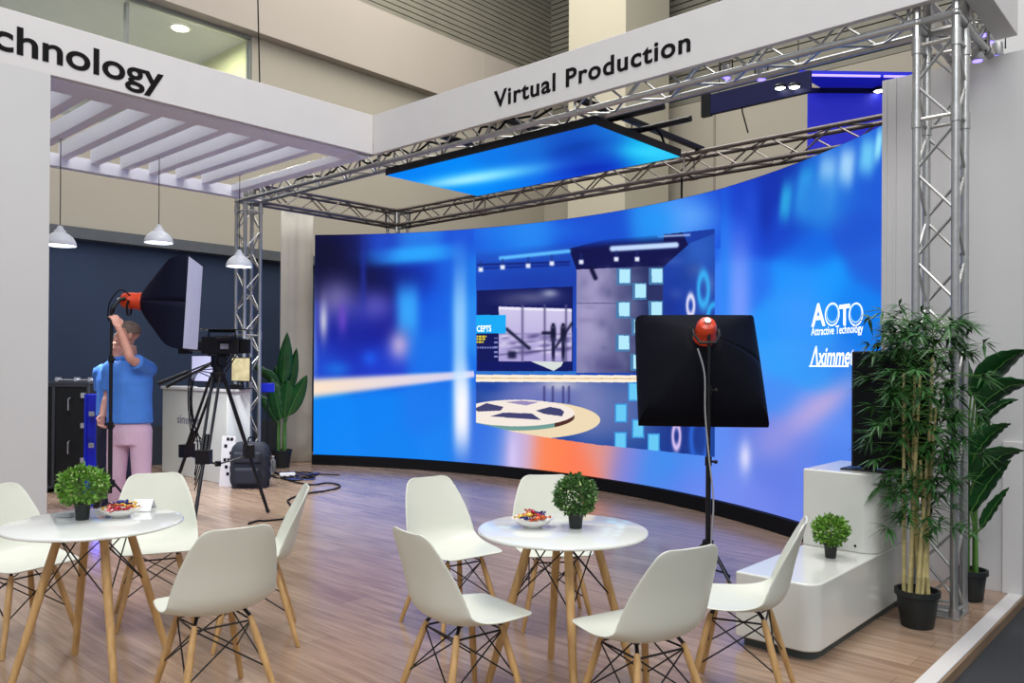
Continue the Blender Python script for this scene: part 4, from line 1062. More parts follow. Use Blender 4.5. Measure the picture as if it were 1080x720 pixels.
# ================================================================== SOFTBOXES ON STANDS
def softbox(label, loc, W_, H_, depth, yaw, tilt, cloth='black_fabric'):
    t = thing('softbox', label, 'softbox', loc, 0); t.rotation_mode = 'QUATERNION'
    f = Vector((math.cos(tilt) * math.cos(yaw), math.cos(tilt) * math.sin(yaw), math.sin(tilt)))
    q = f.to_track_quat('Y', 'Z'); t.rotation_quaternion = q
    P = []; n = 48
    def rim(k, hw, hh, e):
        a = 2 * PI * k / n; c, s = math.cos(a), math.sin(a); m_ = max(abs(c), abs(s)); q = 1 - e
        return Vector((hw * (c * (1 - q) + c / m_ * q), 0, hh * (s * (1 - q) + s / m_ * q)))
    for i in range(13):
        f_ = i / 12; sc_ = math.sin(f_ * PI / 2) ** .85; e = 1 - .99 * min(1, f_ * 1.5)
        hw = .075 + (W_ / 2 - .075) * sc_; hh = .075 + (H_ / 2 - .075) * sc_
        P.append([rim(k, hw, hh, e) + Vector((0, depth * f_, 0)) for k in range(n + 1)])
    P.append([p + Vector((0, .016, 0)) for p in P[-1]])
    G().grid(P).build('fabric_shell', cloth, t, clean=False, smooth=50, solid=.004)
    g = G(); ringp = [rim(k, W_ / 2 - .008, H_ / 2 - .008, .01) + Vector((0, depth + .014, 0)) for k in range(n)]
    g.add(ringp + [Vector((0, depth + .03, 0))], [(k, (k + 1) % n, n) for k in range(n)]); g.build('diffuser', 'diffuser', t, clean=False, smooth=60)
    G().lathe([(.072, 0), (.082, .0), (.082, .03), (.072, .03), (.072, 0)], 28).build('speed_ring', 'black_metal', t).rotation_euler = (-PI / 2, 0, 0)
    h = G().lathe([(0, -.175), (.03, -.173), (.055, -.16), (.068, -.13), (.072, -.09), (.072, -.03), (.078, -.02), (.078, .0), (0, .0)], 28).build('lamp_head', 'orange', t); h.rotation_euler = (-PI / 2, 0, 0)
    k_ = G().lathe([(0, -.195), (.022, -.195), (.024, -.172), (0, -.17)], 16).build('adjuster_knob', 'silver', t); k_.rotation_euler = (-PI / 2, 0, 0)
    G().path([(-.085, -.09, .0), (-.085, -.10, -.05), (-.05, -.10, -.12), (.05, -.10, -.12), (.085, -.10, -.05), (.085, -.09, 0)], .010, 8).build('yoke', 'black_metal', t)
    return t
def light_stand(label, base, top, legang, hub=.30, legr=.42):
    b = Vector(base); t = thing('light_stand', label, 'light stand', b); h = top
    G().path([(0, 0, hub - .08), (0, 0, h * .5)], .0175, 12).build('pole', 'black_metal', t); G().tube((0, 0, h * .5), (0, 0, h * .78), .0145, n=12).build('pole', 'black_metal', t); G().tube((0, 0, h * .78), (0, 0, h), .011, n=12).build('pole', 'black_metal', t)
    for z in (h * .5, h * .78):
        g = G().tube((0, 0, z - .03), (0, 0, z + .03), .023, n=12); g.tube((0, 0, z), (.05, 0, z), .008, n=8); g.ball((.055, 0, z), .014, 10, 6)
        g.build('clamp', 'black_plastic', t)
    G().lathe([(0, hub - .03), (.035, hub - .03), (.04, hub), (.035, hub + .03), (0, hub + .03)], 16).build('collar', 'black_plastic', t)
    for k in range(3):
        a = legang + k * 2 * PI / 3; e = Vector((math.cos(a), math.sin(a), 0))
        l_ = G().path([e * .03 + Vector((0, 0, hub)), e * legr * .95 + Vector((0, 0, .025)), e * legr + Vector((0, 0, .014))], .010, 8).build('leg', 'black_metal', t)
        G().ball(e * legr + Vector((0, 0, .014)), (.014, .014, .014), 10, 6).build('foot', 'rubber', l_)
        G().tube(Vector((0, 0, hub - .16)), e * legr * .5 + Vector((0, 0, hub * .5)), .007, n=8).build('strut', 'black_metal', t)
    return t
# right softbox, seen from behind
s2 = at_d(743, 356, 5.6)
sb2 = softbox('black softbox turned towards the curved screen, seen from behind', s2, .90, .94, .40, math.atan2(FW.y, FW.x) - .10, math.radians(-36))
st2 = light_stand('black light stand carrying the softbox in front of the curved screen', (s2.x - FW.x * .13, s2.y - FW.y * .13, 0), s2.z + .02, HEAD - 1.2, .30, .34)
G().path(smooth_path([(-.03, -.10, s2.z - .08), (.0, -.06, s2.z - .25), (-.01, -.03, 1.2), (.02, -.03, .9), (.05, -.02, .6), (.04, -.03, .3), (.05, -.03, .05)], 6), .0055, 6).build('power_cable', 'grey_plastic', st2)
# left softbox
s1 = at_d(150, 318, 6.9)
sb1 = softbox('black softbox with its white diffuser facing the screen, held up by the standing man', s1, .76, .78, .40, HEAD + .22, math.radians(-3), 'blue_lit_fabric')
PB = at_d(117.5, 340, 6.72); PB.z = 0

# ================================================================== PEOPLE
def realize(g, name, m, parent, voxel=.006, smooth_it=6):
    me = bpy.data.meshes.new('tmp'); me.from_pydata(g.v, [], g.f)
    bmx = bmesh.new(); bmx.from_mesh(me); bmesh.ops.remove_doubles(bmx, verts=bmx.verts, dist=1e-6); bmesh.ops.recalc_face_normals(bmx, faces=bmx.faces); bmx.to_mesh(me); bmx.free()
    o = bpy.data.objects.new('tmp', me); COL.objects.link(o)
    md = o.modifiers.new('r', 'REMESH'); md.mode = 'VOXEL'; md.voxel_size = voxel
    ms = o.modifiers.new('s', 'SMOOTH'); ms.factor = .5; ms.iterations = smooth_it
    dg = bpy.context.evaluated_depsgraph_get(); me2 = bpy.data.meshes.new_from_object(o.evaluated_get(dg)); bpy.data.objects.remove(o)
    me2.name = name; me2.materials.clear(); me2.materials.append(M[m]); me2.shade_smooth()
    r = bpy.data.objects.new(name, me2); COL.objects.link(r); r.parent = parent
    return r
def limb(g, pts, n=14):
    # pts: (point, radius) smooth tapered limb
    P = smooth_path([Vector(p) for p, r in pts], 4); rs = []
    for i in range(len(P)):
        t = i / 4; k = min(int(t), len(pts) - 2); f = t - k; rs.append(pts[k][1] * (1 - f) + pts[k + 1][1] * f)
    g.path(P, rs, n); g.ball(P[0], rs[0], 12, 8); g.ball(P[-1], rs[-1], 12, 8)
def hand(g, wrist, palm_dir, palm_n, grip=None, curl=.5, side=1):
    # palm as flattened ellipsoid plus five bent fingers
    w = Vector(wrist); d = Vector(palm_dir).normalized(); n = Vector(palm_n).normalized(); s = d.cross(n).normalized() * side; n = n.normalized()
    Mx = Matrix((s, d, n)).transposed()
    g.ball(w + d * .048, (.040, .052, .016), 16, 10, Mx)
    g.path([w - d * .03, w + d * .02], [.026, .028], 12)
    for k, (off, L) in enumerate(((-.030, .066), (-.010, .078), (.010, .074), (.029, .060))):
        p = w + d * .085 + s * off; a = 0; pts = [p - d * .02, p]
        for j in range(3):
            a += curl * (.9 + .15 * j); dd = d * math.cos(a) + n * math.sin(a); pts.append(pts[-1] + dd * L * (.42, .32, .26)[j])
        g.path(pts, [.0095, .0095, .009, .0083, .0070], 10); g.ball(pts[-1], .0070, 8, 6)
    p = w + d * .03 - s * .032; dd = (-s * .75 + d * .6 + n * .35).normalized(); p2 = p + dd * .035; p3 = p2 + (d * .7 + n * .75 - s * .1).normalized() * .03; p4 = p3 + (n * .9 + s * .3 + d * .3).normalized() * .022
    g.path([p + s * .015, p, p2, p3, p4], [.014, .0135, .0115, .0105, .008], 10); g.ball(p4, .008, 8, 6)
def head(g, c, face, tilt=0.0):
    # returns matrix; local +Y is the face direction
    f = Vector(face).normalized(); s = f.cross(Vector((0, 0, 1))).normalized(); u = s.cross(f).normalized(); Mx = Matrix((s, f, u)).transposed(); c = Vector(c)
    def B(p, r): g.ball(c + Mx @ Vector(p), r, 20, 14, Mx)
    B((0, -.012, .035), (.074, .094, .085)); B((0, .018, -.02), (.062, .074, .085)); B((0, .035, -.075), (.040, .042, .035)); B((0, .055, -.088), (.020, .018, .016))
    B((0, .083, .022), (.034, .014, .010)); B((.032, .070, .012), (.014, .012, .010)); B((-.032, .070, .012), (.014, .012, .010))
    g.path([c + Mx @ Vector((0, .086, .018)), c + Mx @ Vector((0, .103, -.012)), c + Mx @ Vector((0, .108, -.024)), c + Mx @ Vector((0, .092, -.032))], [.007, .011, .0135, .008], 10)
    B((.011, .096, -.026), (.008, .008, .007)); B((-.011, .096, -.026), (.008, .008, .007))
    B((0, .088, -.050), (.022, .009, .0055)); B((0, .086, -.059), (.019, .009, .006)); B((.036, .058, -.030), (.018, .022, .020)); B((-.036, .058, -.030), (.018, .022, .020))
    for q in (-1, 1): B((q * .076, -.008, -.004), (.009, .018, .030)); B((q * .082, -.014, .006), (.006, .014, .018))
    return c, Mx
def hair_cap(c, Mx, m, parent, thick=1.06):
    g = G()
    P = []
    for i in range(13):
        th = PI * .60 * i / 12; row = []
        for k in range(33):
            a = 2 * PI * k / 32; y = math.sin(th) * math.sin(a); lim = 1.0
            back = y < .35
            tt_ = th if back else min(th, PI * .36 + .12 * math.cos(a * 3))
            p = Vector((.078 * math.sin(tt_) * math.cos(a), .098 * math.sin(tt_) * math.sin(a) - .012, .090 * math.cos(tt_) + .036)) * 1.0
            n_ = pnoise(p * 60) * .004
            row.append(c + Mx @ (p * (1.0 + n_ * 4)) )
        P.append(row)
    o = g.grid(P).build('hair', m, parent, clean=False, smooth=60, solid=.008); return o
def person(label, loc, rz, K, shirt, pants, hairm, sx=1.0):
    t = thing('person', label, 'person', loc, rz)
    b = G(); v = Vector
    # trunk under the clothes
    tor = [((0, 0, .90), (.155, 0, 0), (0, .105, 0)), ((0, 0, 1.0), (.160, 0, 0), (0, .115, 0)), ((0, -.005, 1.15), (.150, 0, 0), (0, .110, 0)), ((0, -.005, 1.30), (.172, 0, 0), (0, .118, 0)), ((0, 0, 1.42), (.165, 0, 0), (0, .098, 0)), ((0, 0, 1.50), (.105, 0, 0), (0, .07, 0)), ((0, -.004, 1.555), (.058, 0, 0), (0, .058, 0)), ((0, -.014, 1.66), (.052, 0, 0), (0, .056, 0))]
    b.loft(tor, 24)
    c, Mx = head(b, K['head'], K['face'])
    for s in ('L', 'R'):
        sh, el, wr = [v(q) for q in K['arm' + s]]
        limb(b, [(sh, .050), (sh.lerp(el, .5), .046), (el, .036), (el.lerp(wr, .35), .038), (wr, .026)])
        hand(b, wr, K['hand' + s][0], K['hand' + s][1], curl=K['hand' + s][2], side=K['hand' + s][3])
        hp, kn, an = [v(q) for q in K['leg' + s]]
        limb(b, [(hp, .078), (hp.lerp(kn, .5), .066), (kn, .052), (kn.lerp(an, .35), .050), (an, .034)])
    realize(b, 'body', 'skin', t, .0062, 2)
    # shirt
    g = G()
    tor = [((0, 0, K['hem']), (.196, 0, 0), (0, .142, 0)), ((0, 0, K['hem'] + .10), (.190, 0, 0), (0, .140, 0)), ((0, -.004, 1.22), (.186, 0, 0), (0, .136, 0)), ((0, -.004, 1.34), (.194, 0, 0), (0, .136, 0)), ((0, 0, 1.43), (.186, 0, 0), (0, .114, 0)), ((0, 0, 1.495), (.130, 0, 0), (0, .088, 0)), ((0, -.002, 1.535), (.078, 0, 0), (0, .070, 0)), ((0, -.002, 1.55), (.066, 0, 0), (0, .062, 0))]
    g.loft(tor, 28)
    for s in ('L', 'R'):
        sh, el, wr = [v(q) for q in K['arm' + s]]; e = sh.lerp(el, .74)
        inn = sh + (v((0, 0, sh.z)) - sh) * .35
        g.path(smooth_path([inn, sh, sh.lerp(el, .4), e], 3), [.075, .07, .072, .070, .068, .067, .067, .068, .069, .070][:10], 16)
    realize(g, 'polo_shirt', shirt, t, .010, 5)
    g = G(); P = []
    for k in range(25):
        a = 2 * PI * k / 24; P.append([v((.064 * math.cos(a), .062 * math.sin(a), 1.545)), v((.060 * math.cos(a), .058 * math.sin(a), 1.575)), v((.082 * math.cos(a), .078 * math.sin(a), 1.548 - .012 * (math.sin(a) < -.5)))])
    g.grid(P).build('collar', shirt, t, clean=False, smooth=60, solid=.004)
    # trousers
    g = G(); z1 = K['hem'] + .035
    g.loft([((0, 0, z1), (.166, 0, 0), (0, .118, 0)), ((0, 0, z1 - .10), (.178, 0, 0), (0, .128, 0)), ((0, .0, z1 - .22), (.180, 0, 0), (0, .125, 0))], 26)
    for s in ('L', 'R'):
        hp, kn, an = [v(q) for q in K['leg' + s]]
        hp2 = hp + v((0, 0, .02)); an2 = kn.lerp(an, .93)
        limb(g, [(hp2, .096), (hp2.lerp(kn, .5), .088), (kn, .076), (kn.lerp(an2, .5), .070), (an2, .062)], 18)
    realize(g, 'trousers', pants, t, .010, 4)
    for s in ('L', 'R'):
        an = v(K['leg' + s][2]); fd = v(K['foot' + s]).normalized(); sd = fd.cross(v((0, 0, 1)))
        M3 = Matrix((sd, fd, v((0, 0, 1)))).transposed(); g = G()
        g.ball(v((an.x, an.y, .045)) + fd * .06, (.046, .13, .042), 18, 10, M3); g.ball(v((an.x, an.y, .06)), (.044, .055, .055), 16, 10, M3); g.box(-.042, .042, -.06, .17, -an.z * 0 + 0, .02, Matrix.Translation(v((an.x, an.y, 0))) @ M3.to_4x4())
        realize(g, 'shoe', 'shoe', t, .008, 3)
    hair_cap(c, Mx, hairm, t)
    return t
px_m = F / 7.0
base1 = at_d(136, 560, 7.0); base1.z = 0
pole_l = Vector(((PB - base1).dot(RX), (PB - base1).dot(FW), 0))
hx, hy = pole_l.x, pole_l.y
K1 = dict(head=(-.012, -.03, 1.745), face=(-.80, -.55, -.12), hem=.985,
          armR=[(.165, 0, 1.455), (.115, -.235, 1.545), (hx + .065, hy - .005, 1.80)], handR=((-.35, .0, .94), (-.75, .5, .0), .75, 1),
          armL=[(-.172, .0, 1.45), (-.235, .085, 1.225), (-.225, -.03, 1.055)], handL=((.05, -.45, -.9), (.6, -.3, -.1), .85, -1),
          legR=[(.095, 0, .90), (.115, -.02, .50), (.12, .02, .075)], legL=[(-.095, 0, .90), (-.10, -.03, .50), (-.10, .01, .075)], footR=(.15, -1, 0), footL=(-.2, -1, 0))
person('man in a blue polo shirt and khaki trousers coloured as pink-lit gripping the light stand', base1, HEAD, K1, 'blue_shirt', 'trousers', 'hair_grey')
base2 = at_d(122, 552, 7.9); base2.z = 0
K2 = dict(head=(.055, .0, 1.70), face=(-.5, -.8, -.25), hem=.985,
          armR=[(.165, 0, 1.42), (.215, -.02, 1.16), (.17, -.20, 1.02)], handR=((-.3, -.9, -.1), (0, .1, -1), .4, 1),
          armL=[(-.165, .0, 1.42), (-.17, .05, 1.17), (-.02, -.14, 1.06)], handL=((.3, -.9, -.1), (0, .1, -1), .4, -1),
          legR=[(.095, 0, .90), (.10, -.02, .50), (.10, .02, .075)], legL=[(-.095, 0, .90), (-.10, -.02, .50), (-.10, .02, .075)], footR=(.15, -1, 0), footL=(-.2, -1, 0))
person('person in a blue shirt almost hidden behind the standing man', base2, HEAD, K2, 'blue_shirt', 'navy_trousers', 'hair_dark')
st1 = light_stand('black light stand gripped by the standing man', (PB.x, PB.y, 0), 1.97, HEAD + .5, .5, .40)
G().path([(0, 0, 1.93), (.01, .01, 1.97)] , .02, 10).build('spigot', 'black_metal', st1)
dlt = s1 - PB
G().path(smooth_path([Vector((0, 0, 1.96)), Vector((dlt.x * .25, dlt.y * .25, s1.z + .0)), Vector((dlt.x * .45, dlt.y * .45, s1.z + .02))], 4), .014, 8).build('tilt_bracket', 'black_metal', st1)
G().path(smooth_path([Vector((dlt.x * .7, dlt.y * .7, s1.z + .02)), Vector((dlt.x * .3, dlt.y * .3, s1.z + .09)), Vector((-.02, 0, 2.03)), Vector((-.025, -.02, 1.92)), Vector((.0, -.02, 1.86))], 5), .006, 6).build('power_cable', 'black_matte', st1)

# ================================================================== EQUIPMENT CASES AT LEFT
c0 = at_d(58, 500, 9.3); c0.z = 0
rk = thing('equipment_rack', 'tall black equipment rack with latches beside the left white pier', 'equipment rack', c0, HEAD)
G().box(-.42, .38, 0, .62, .05, 1.26).build('case', 'black_plastic', rk, smooth=0, bevel=.012)
g = G()
for x in (-.42, -.02, .38): g.box(x - .016, x + .016, -.012, .0, .05, 1.26)
for z in (.05, 1.23): g.box(-.42, .38, -.012, 0, z, z + .03)
g.box(-.43, .39, -.02, .64, 1.26, 1.285)
g.build('edge_rail', mat('rail', (66, 68, 74), .35, metal=.6), rk, smooth=0, bevel=.002)
g = G()
for k in range(6): g.box(-.02 - .30, -.08, -.016, -.004, .14 + k * .19, .28 + k * .19)
g.build('rack_panel', 'black_metal', rk, smooth=0, bevel=.003)
for k in range(5):
    G().box(-.30, -.10, -.022, -.016, .30 + k * .19, .312 + k * .19).build('rack_rail', 'silver', rk, smooth=0)
for z in (.45, .95):
    G().path([(.17, -.01, z), (.17, -.045, z + .01), (.17, -.045, z + .14), (.17, -.01, z + .15)], .009, 8).build('handle', 'silver', rk)
for z in (.35, .75, 1.1): G().box(.30, .36, -.025, -.012, z, z + .06).build('latch', 'silver', rk, smooth=0, bevel=.003)
for x in (-.36, .32):
    for y in (.06, .55): G().tube((x - .015, y, .03), (x + .015, y, .03), .03, n=16).build('caster', 'rubber', rk)
c1_ = at_d(100, 500, 8.4); c1_.z = 0
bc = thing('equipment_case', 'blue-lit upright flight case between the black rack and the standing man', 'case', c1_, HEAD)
ul = thing('fill_uplight', 'added hidden blue uplight on the floor before the blue case', 'fill_uplight', at_d(104, 545, 8.17) * 1, HEAD); ul.location.z = 0  # added blue light in an invented housing, to tint the case
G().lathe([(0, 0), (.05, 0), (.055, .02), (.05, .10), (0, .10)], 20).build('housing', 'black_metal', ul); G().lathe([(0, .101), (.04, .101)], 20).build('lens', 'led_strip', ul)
lb = bpy.data.lights.new('fill_uplight_lamp', 'POINT'); lb.energy = 9; lb.color = (.12, .12, 1); lb.shadow_soft_size = .04; lo = bpy.data.objects.new('fill_uplight_lamp', lb); COL.objects.link(lo); lo.parent = ul; lo.location = (0, 0, .16)
G().box(-.10, .12, 0, .4, .0, 1.18).build('case', 'blue_lit_case', bc, smooth=0, bevel=.01)
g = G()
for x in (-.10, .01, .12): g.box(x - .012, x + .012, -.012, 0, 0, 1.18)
g.build('edge_rail', mat('blue_lit_rail', (30, 44, 170), .35, metal=.4), bc, smooth=0)  # rails carry the same blue light in their colour
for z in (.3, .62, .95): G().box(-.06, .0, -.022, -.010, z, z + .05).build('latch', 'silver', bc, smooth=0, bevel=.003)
# folded silver stand lying on the rack
q = c0 + RX * -.05 + FW * .1; 
fs = thing('folded_stand', 'folded silver stand lying on top of the black rack', 'stand', (q.x, q.y, 1.287), HEAD)
G().tube((-.02, 0, .018), (.42, .03, .018), .012, n=10).build('tube', 'silver', fs); G().tube((.0, .05, .018), (.40, .07, .018), .010, n=10).build('tube', 'silver', fs)
for x in (0, .22, .38): G().box(x - .012, x + .024, -.01, .07, 0, .05).build('clamp', 'silver', fs, smooth=0, bevel=.004)

# ================================================================== VIDEO TRIPOD AND CAMERA
tp = Vector((-7.45, 3.89, 0))
tr_ = thing('video_tripod', 'black heavy video tripod with double-tube legs behind the left table', 'tripod', tp)
hz = 1.38
feet = [(tp, tuple((tp + RX * a + FW * b)[:2])) for a, b in ((.42, .24), (.0, -.60), (-.62, .28))]
for k, (_, f) in enumerate(feet):
    e = Vector((f[0], f[1], .02)) - tp; top = Vector((e.x * .10, e.y * .10, hz)); side = Vector((-e.y, e.x, 0)).normalized() * .035
    mid = top.lerp(e, .56)
    g = G().tube(top + side, mid + side * .9, .014, n=10); g.tube(top - side, mid - side * .9, .014, n=10); g.box(-.065, .065, -.045, .045, -.05, .08, Matrix.Translation(mid) @ Matrix.Rotation(math.atan2(side.y, side.x), 4, 'Z'))
    g.tube(top.lerp(e, .40), e, .017, n=10)
    l_ = g.build('leg', 'black_metal', tr_)
    G().ball(e, (.022, .022, .018), 12, 8).build('foot', 'rubber', l_)
    G().tube(mid - Vector((0, 0, .03)), Vector((0, 0, .52)), .008, n=8).build('spreader_arm', 'black_metal', tr_)
G().lathe([(0, .50), (.03, .50), (.03, .55), (0, .55)], 12).build('spreader_hub', 'black_plastic', tr_)
G().lathe([(0, hz - .06), (.05, hz - .06), (.075, hz - .01), (.08, hz + .03), (.06, hz + .05), (0, hz + .05)], 24).build('bowl', 'black_metal', tr_)
hd = G().lathe([(0, hz + .05), (.055, hz + .05), (.058, hz + .09), (.04, hz + .10), (0, hz + .10)], 20); hd.box(-.045, .045, -.06, .06, hz + .09, hz + .20); hd.tube((-.075, 0, hz + .15), (.075, 0, hz + .15), .045, n=18); hd.box(-.05, .05, -.09, .09, hz + .198, hz + .22)
hd.build('fluid_head', 'black_plastic', tr_, bevel=.003)
for k, off in enumerate((-.0, .07)):
    a = Vector((0, 0, hz + .14)) - RX * .07 + RX * off * .3; bb = a - RX * .50 + RX * off * 1.2 - FW * (.05 + off) - Vector((0, 0, .21 + off * .4))
    h_ = G().tube(a, bb, .009, n=8).build('pan_handle', 'black_metal', tr_); G().tube(a.lerp(bb, .45), bb, .019, n=10).build('grip', 'rubber', h_)
cz_ = hz + .2205
vc = thing('video_camera', 'black studio video camera mounted on the heavy tripod', 'video camera', (tp.x, tp.y, cz_), HEAD)
G().box(-.15, .22, -.07, .07, .0, .17).build('body', 'black_plastic', vc, smooth=0, bevel=.012)
G().box(.22, .30, -.05, .05, .01, .15).build('battery', 'black_matte', vc, smooth=0, bevel=.008)
G().tube((-.15, 0, .08), (-.30, 0, .08), .052, n=24).build('lens', 'black_metal', vc)
G().box(-.37, -.29, -.085, .085, .0, .165).build('matte_box', 'black_matte', vc, smooth=0, bevel=.008)
G().path([(-.10, 0, .17), (-.10, 0, .225), (.16, 0, .225), (.16, 0, .17)], .013, 10).build('top_handle', 'black_metal', vc)
G().box(-.30, .30, -.09, .09, .236, .246).build('top_plate', 'black_metal', vc, smooth=0, bevel=.003)
G().tube((.02, -.09, .15), (.18, -.14, .16), .024, n=14).build('viewfinder', 'black_plastic', vc)
G().box(.04, .12, -.075, -.070, .05, .10).build('side_panel', 'silver', vc, smooth=0)
g = G()
for k in range(4): g.path(smooth_path([(.1 + k * .03, .06, .05), (-.05, .14, -.08 - k * .05), (-.24 - k * .02, .05, -.2), (-.27, .02, -.5 - k * .1), (-.22 + k * .03, .05, -.9), (-.26, .08, -1.2 - k * .05)], 5), .006, 6)
g.build('cables', 'black_matte', vc)

# ================================================================== COUNTER WITH MONITORS
ct = thing('reception_counter', 'white counter behind the video tripod carrying two monitors', 'counter', (-9.36, 5.0, 0))
G().box(-1.80, 0, 0, .32, 0, 1.15).build('body', 'gloss_white', ct, smooth=0, bevel=.006)
G().box(-1.82, .02, -.02, .325, 1.15, 1.19).build('top', 'white_board', ct, smooth=0, bevel=.006)
t = text_mesh('simmet', .17, .002, .001); a0, a1 = width(t)
lay(t, lambda v: Vector((-1.34 + (v.x - a0) * .62 / (a1 - a0), -.003 - v.z, .70 + v.y))); t.build('lettering', mat('letter_grey', (110, 108, 120), .6), ct, smooth=0, clean=False)
def monitor(label, loc, rz, w, h, face, z0=.12):
    t = thing('monitor', label, 'monitor', loc, rz, 'monitors on the counter')
    G().box(-w / 2, w / 2, 0, .03, z0, z0 + h).build('casing', 'black_plastic', t, smooth=0, bevel=.004); G().box(-w / 2 + .012, w / 2 - .012, -.002, .0, z0 + .012, z0 + h - .012).build('panel', face, t, smooth=0)
    G().box(-.02, .02, .012, .04, .01, z0 + .05).build('neck', 'black_metal', t, smooth=0); G().box(-.11, .11, -.06, .10, 0, .012).build('foot', 'black_metal', t, smooth=0, bevel=.003); return t
CTZ = 1.1905
m1 = at_y(217, 380, 5.17); monitor('wide monitor with a pale screen behind the video camera', (m1.x, m1.y, CTZ), .0, .80, .36, 'monitor_white', .07)
m2 = at_y(254, 380, 5.19); monitor('small monitor showing a tan picture at the counter end by the truss tower', (m2.x, m2.y, CTZ), HEAD * .5, .30, .31, 'monitor_tan', .09)
b_ = at_y(250, 405, 5.05)
o = G().box(-.10, .09, -.03, .04, 0, .065).build('control_box', 'black_plastic', loc=(b_.x, b_.y, CTZ), bevel=.006); o.rotation_euler = (0, 0, .2); tag(o, 'black control box in front of the small tan monitor', 'box')
b_ = at_y(236, 405, 5.05)
kb = G().box(-.18, .18, -.05, .04, 0, .015).build('keyboard', 'black_plastic', loc=(b_.x, b_.y, CTZ), bevel=.004); kb.rotation_euler = (0, 0, 0); tag(kb, 'thin dark keyboard on the white counter', 'keyboard')
# small blue field monitor on a stand beside the counter
b_ = at_d(282, 407, 10.75)
fm = thing('field_monitor', 'small blue-screened field monitor on a thin stand at the counter end', 'monitor', (b_.x, b_.y, 0), HEAD)
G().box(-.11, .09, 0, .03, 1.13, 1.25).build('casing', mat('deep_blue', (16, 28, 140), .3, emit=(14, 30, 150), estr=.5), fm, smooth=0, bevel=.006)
G().tube((0, .02, .02), (0, .02, 1.13), .010, n=8).build('pole', 'black_metal', fm); G().lathe([(0, 0), (.11, 0), (.11, .012), (.02, .025), (0, .025)], 20, (0, .02, 0)).build('foot', 'black_metal', fm)
G().path(smooth_path([(-.10, .02, 1.16), (-.14, -.01, 1.08), (-.10, -.02, 1.02), (-.02, 0, 1.04)], 4), .005, 6).build('cable', 'black_matte', fm)

# marker board, backpack, bottle, cables
b_ = at_z(238, 513, 0)
mb = thing('marker_board', 'narrow white board with black squares leaning beside the backpack', 'marker board', (b_.x, b_.y, 0), HEAD - .25)
Mt = Matrix.Rotation(-.10, 4, 'X')
G().box(-.09, .10, -.006, .006, .0, .62, Mt).build('board', 'white_board', mb, smooth=0)
g = G()
for r_ in range(6):
    for c_ in range(2):
        xo = -.005 + c_ * .052 + (.0 if r_ % 2 == 0 else -.026); zo = .58 - r_ * .085
        if (r_ + c_) % 3 != 2: g.box(xo - .02, xo + .02, -.009, -.006, zo - .02, zo + .02, Mt)
g.build('marker', 'black_matte', mb, smooth=0)
b_ = at_z(264, 513.5, 0)
bp = thing('backpack', 'dark blue-grey backpack standing against the white counter', 'backpack', b_, HEAD)
g = G(); P = []
for i in range(17):
    z = .55 * i / 16; s_ = (1 - (abs(z - .24) / .36) ** 4) ** .5 if abs(z - .24) < .36 else .05
    s_ = max(.25, s_); n = 28; row = []
    for k in range(n + 1):
        a = 2 * PI * k / n; c, s = math.cos(a), math.sin(a); row.append(Vector((.235 * s_ * abs(c) ** .55 * (1 if c > 0 else -1) * (1 + .03 * math.sin(i * 1.7 + k)), .13 * s_ * abs(s) ** .6 * (1 if s > 0 else -1), z)))
    P.append(row)
g.grid(P); g.add([P[-1][k] for k in range(28)], [tuple(range(28))]); g.add([P[0][k] for k in range(28)], [tuple(range(28))])
g.build('bag', 'backpack', bp, smooth=60)
G().box(-.15, .15, -.175, -.10, .05, .25).build('front_pocket', 'backpack', bp, bevel=.03, seg=4); G().box(-.17, .17, -.15, -.09, .30, .44).build('top_pocket', 'backpack', bp, bevel=.03, seg=4)
for x in (-.08, .08): G().path(smooth_path([(x, .12, .50), (x * 1.6, .17, .40), (x * 1.8, .17, .2), (x * 1.4, .12, .06)], 4), .018, 8).build('shoulder_strap', 'black_fabric', bp)
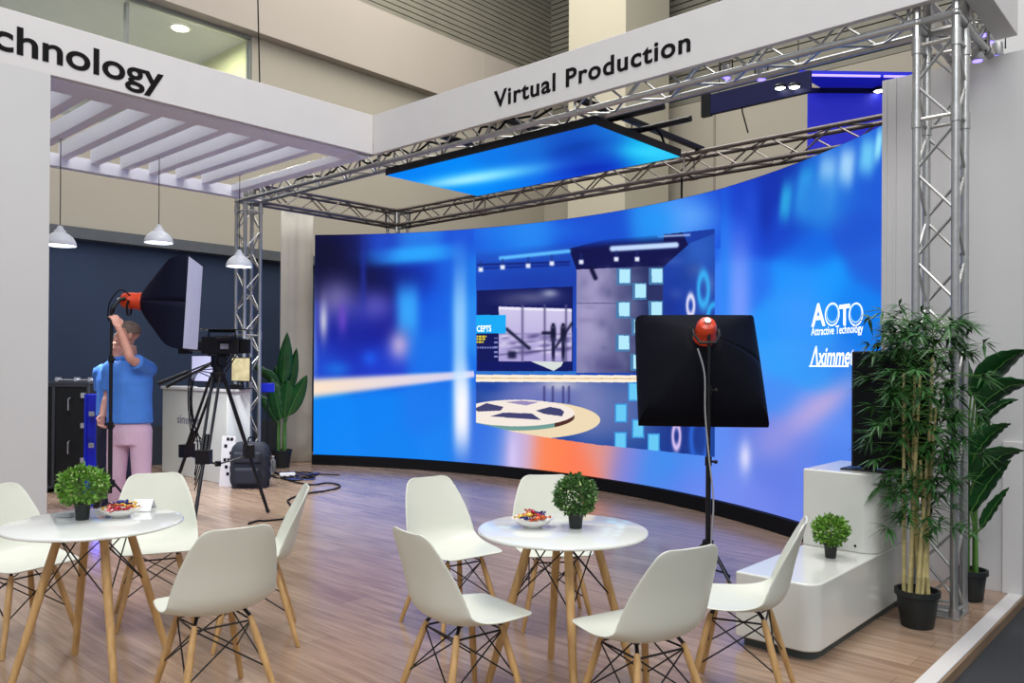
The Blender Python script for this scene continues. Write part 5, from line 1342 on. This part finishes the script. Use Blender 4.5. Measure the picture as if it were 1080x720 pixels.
G().path(smooth_path([(-.04, .03, .545), (-.03, .03, .60), (.03, .03, .60), (.04, .03, .545)], 4), .010, 8).build('carry_handle', 'black_fabric', bp)
b_ = at_z(288, 498, 0)
bt = thing('water_bottle', 'clear plastic bottle standing on the floor beside the backpack', 'bottle', b_)
G().lathe([(0, 0), (.034, 0), (.036, .01), (.036, .14), (.030, .17), (.013, .20), (.013, .215), (0, .215)], 20).build('body', 'bottle', bt); G().lathe([(0, .212), (.015, .212), (.015, .232), (0, .232)], 16).build('cap', 'white_board', bt)
def floor_cable(pts, r, m, lab):
    pp = smooth_path([at_z(x, y, r + .001) for x, y in pts], 8)
    for p in pp: p.z = r + .001
    o = G().path(pp, r, 6).build('floor_cable', m); tag(o, lab, 'cable', 'cables on the floor')
floor_cable([(300, 546), (308, 540), (306, 532), (304, 527), (320, 521), (345, 517), (357, 514), (357, 511), (345, 509), (330, 511), (315, 509), (300, 505), (288, 503)], .010, 'black_matte', 'long black cable looping across the floor from the backpack')
floor_cable([(318, 503), (335, 500), (358, 500.5)], .008, 'black_matte', 'short straight black cable end on the floor near the screen plinth')
floor_cable([(262, 552), (272, 549), (280, 549), (300, 547)], .009, 'black_matte', 'short black cable beside the tripod foot')
rr = random.Random(9)
for k in range(5):
    pts = [(292 + rr.uniform(-4, 4), 499 + rr.uniform(-2, 3)), (305 + rr.uniform(-5, 5), 496 + rr.uniform(0, 10)), (318 + rr.uniform(-5, 5), 497 + rr.uniform(0, 9)), (332 + rr.uniform(-5, 5), 498 + rr.uniform(0, 6)), (322 + rr.uniform(-8, 8), 503 + rr.uniform(-2, 4)), (303 + rr.uniform(-5, 5), 503 + rr.uniform(-2, 3))]
    floor_cable(pts, .008, 'cable_blue' if k % 2 else 'black_matte', 'tangled cable lying in the heap by the broadleaf plant')
b_ = at_z(303, 502, 0)
o = G().box(-.10, .10, -.04, .04, 0, .045).build('power_strip', 'paper', loc=b_, bevel=.006); o.rotation_euler = (0, 0, HEAD + .4); tag(o, 'white power strip lying among the tangled floor cables', 'power strip')
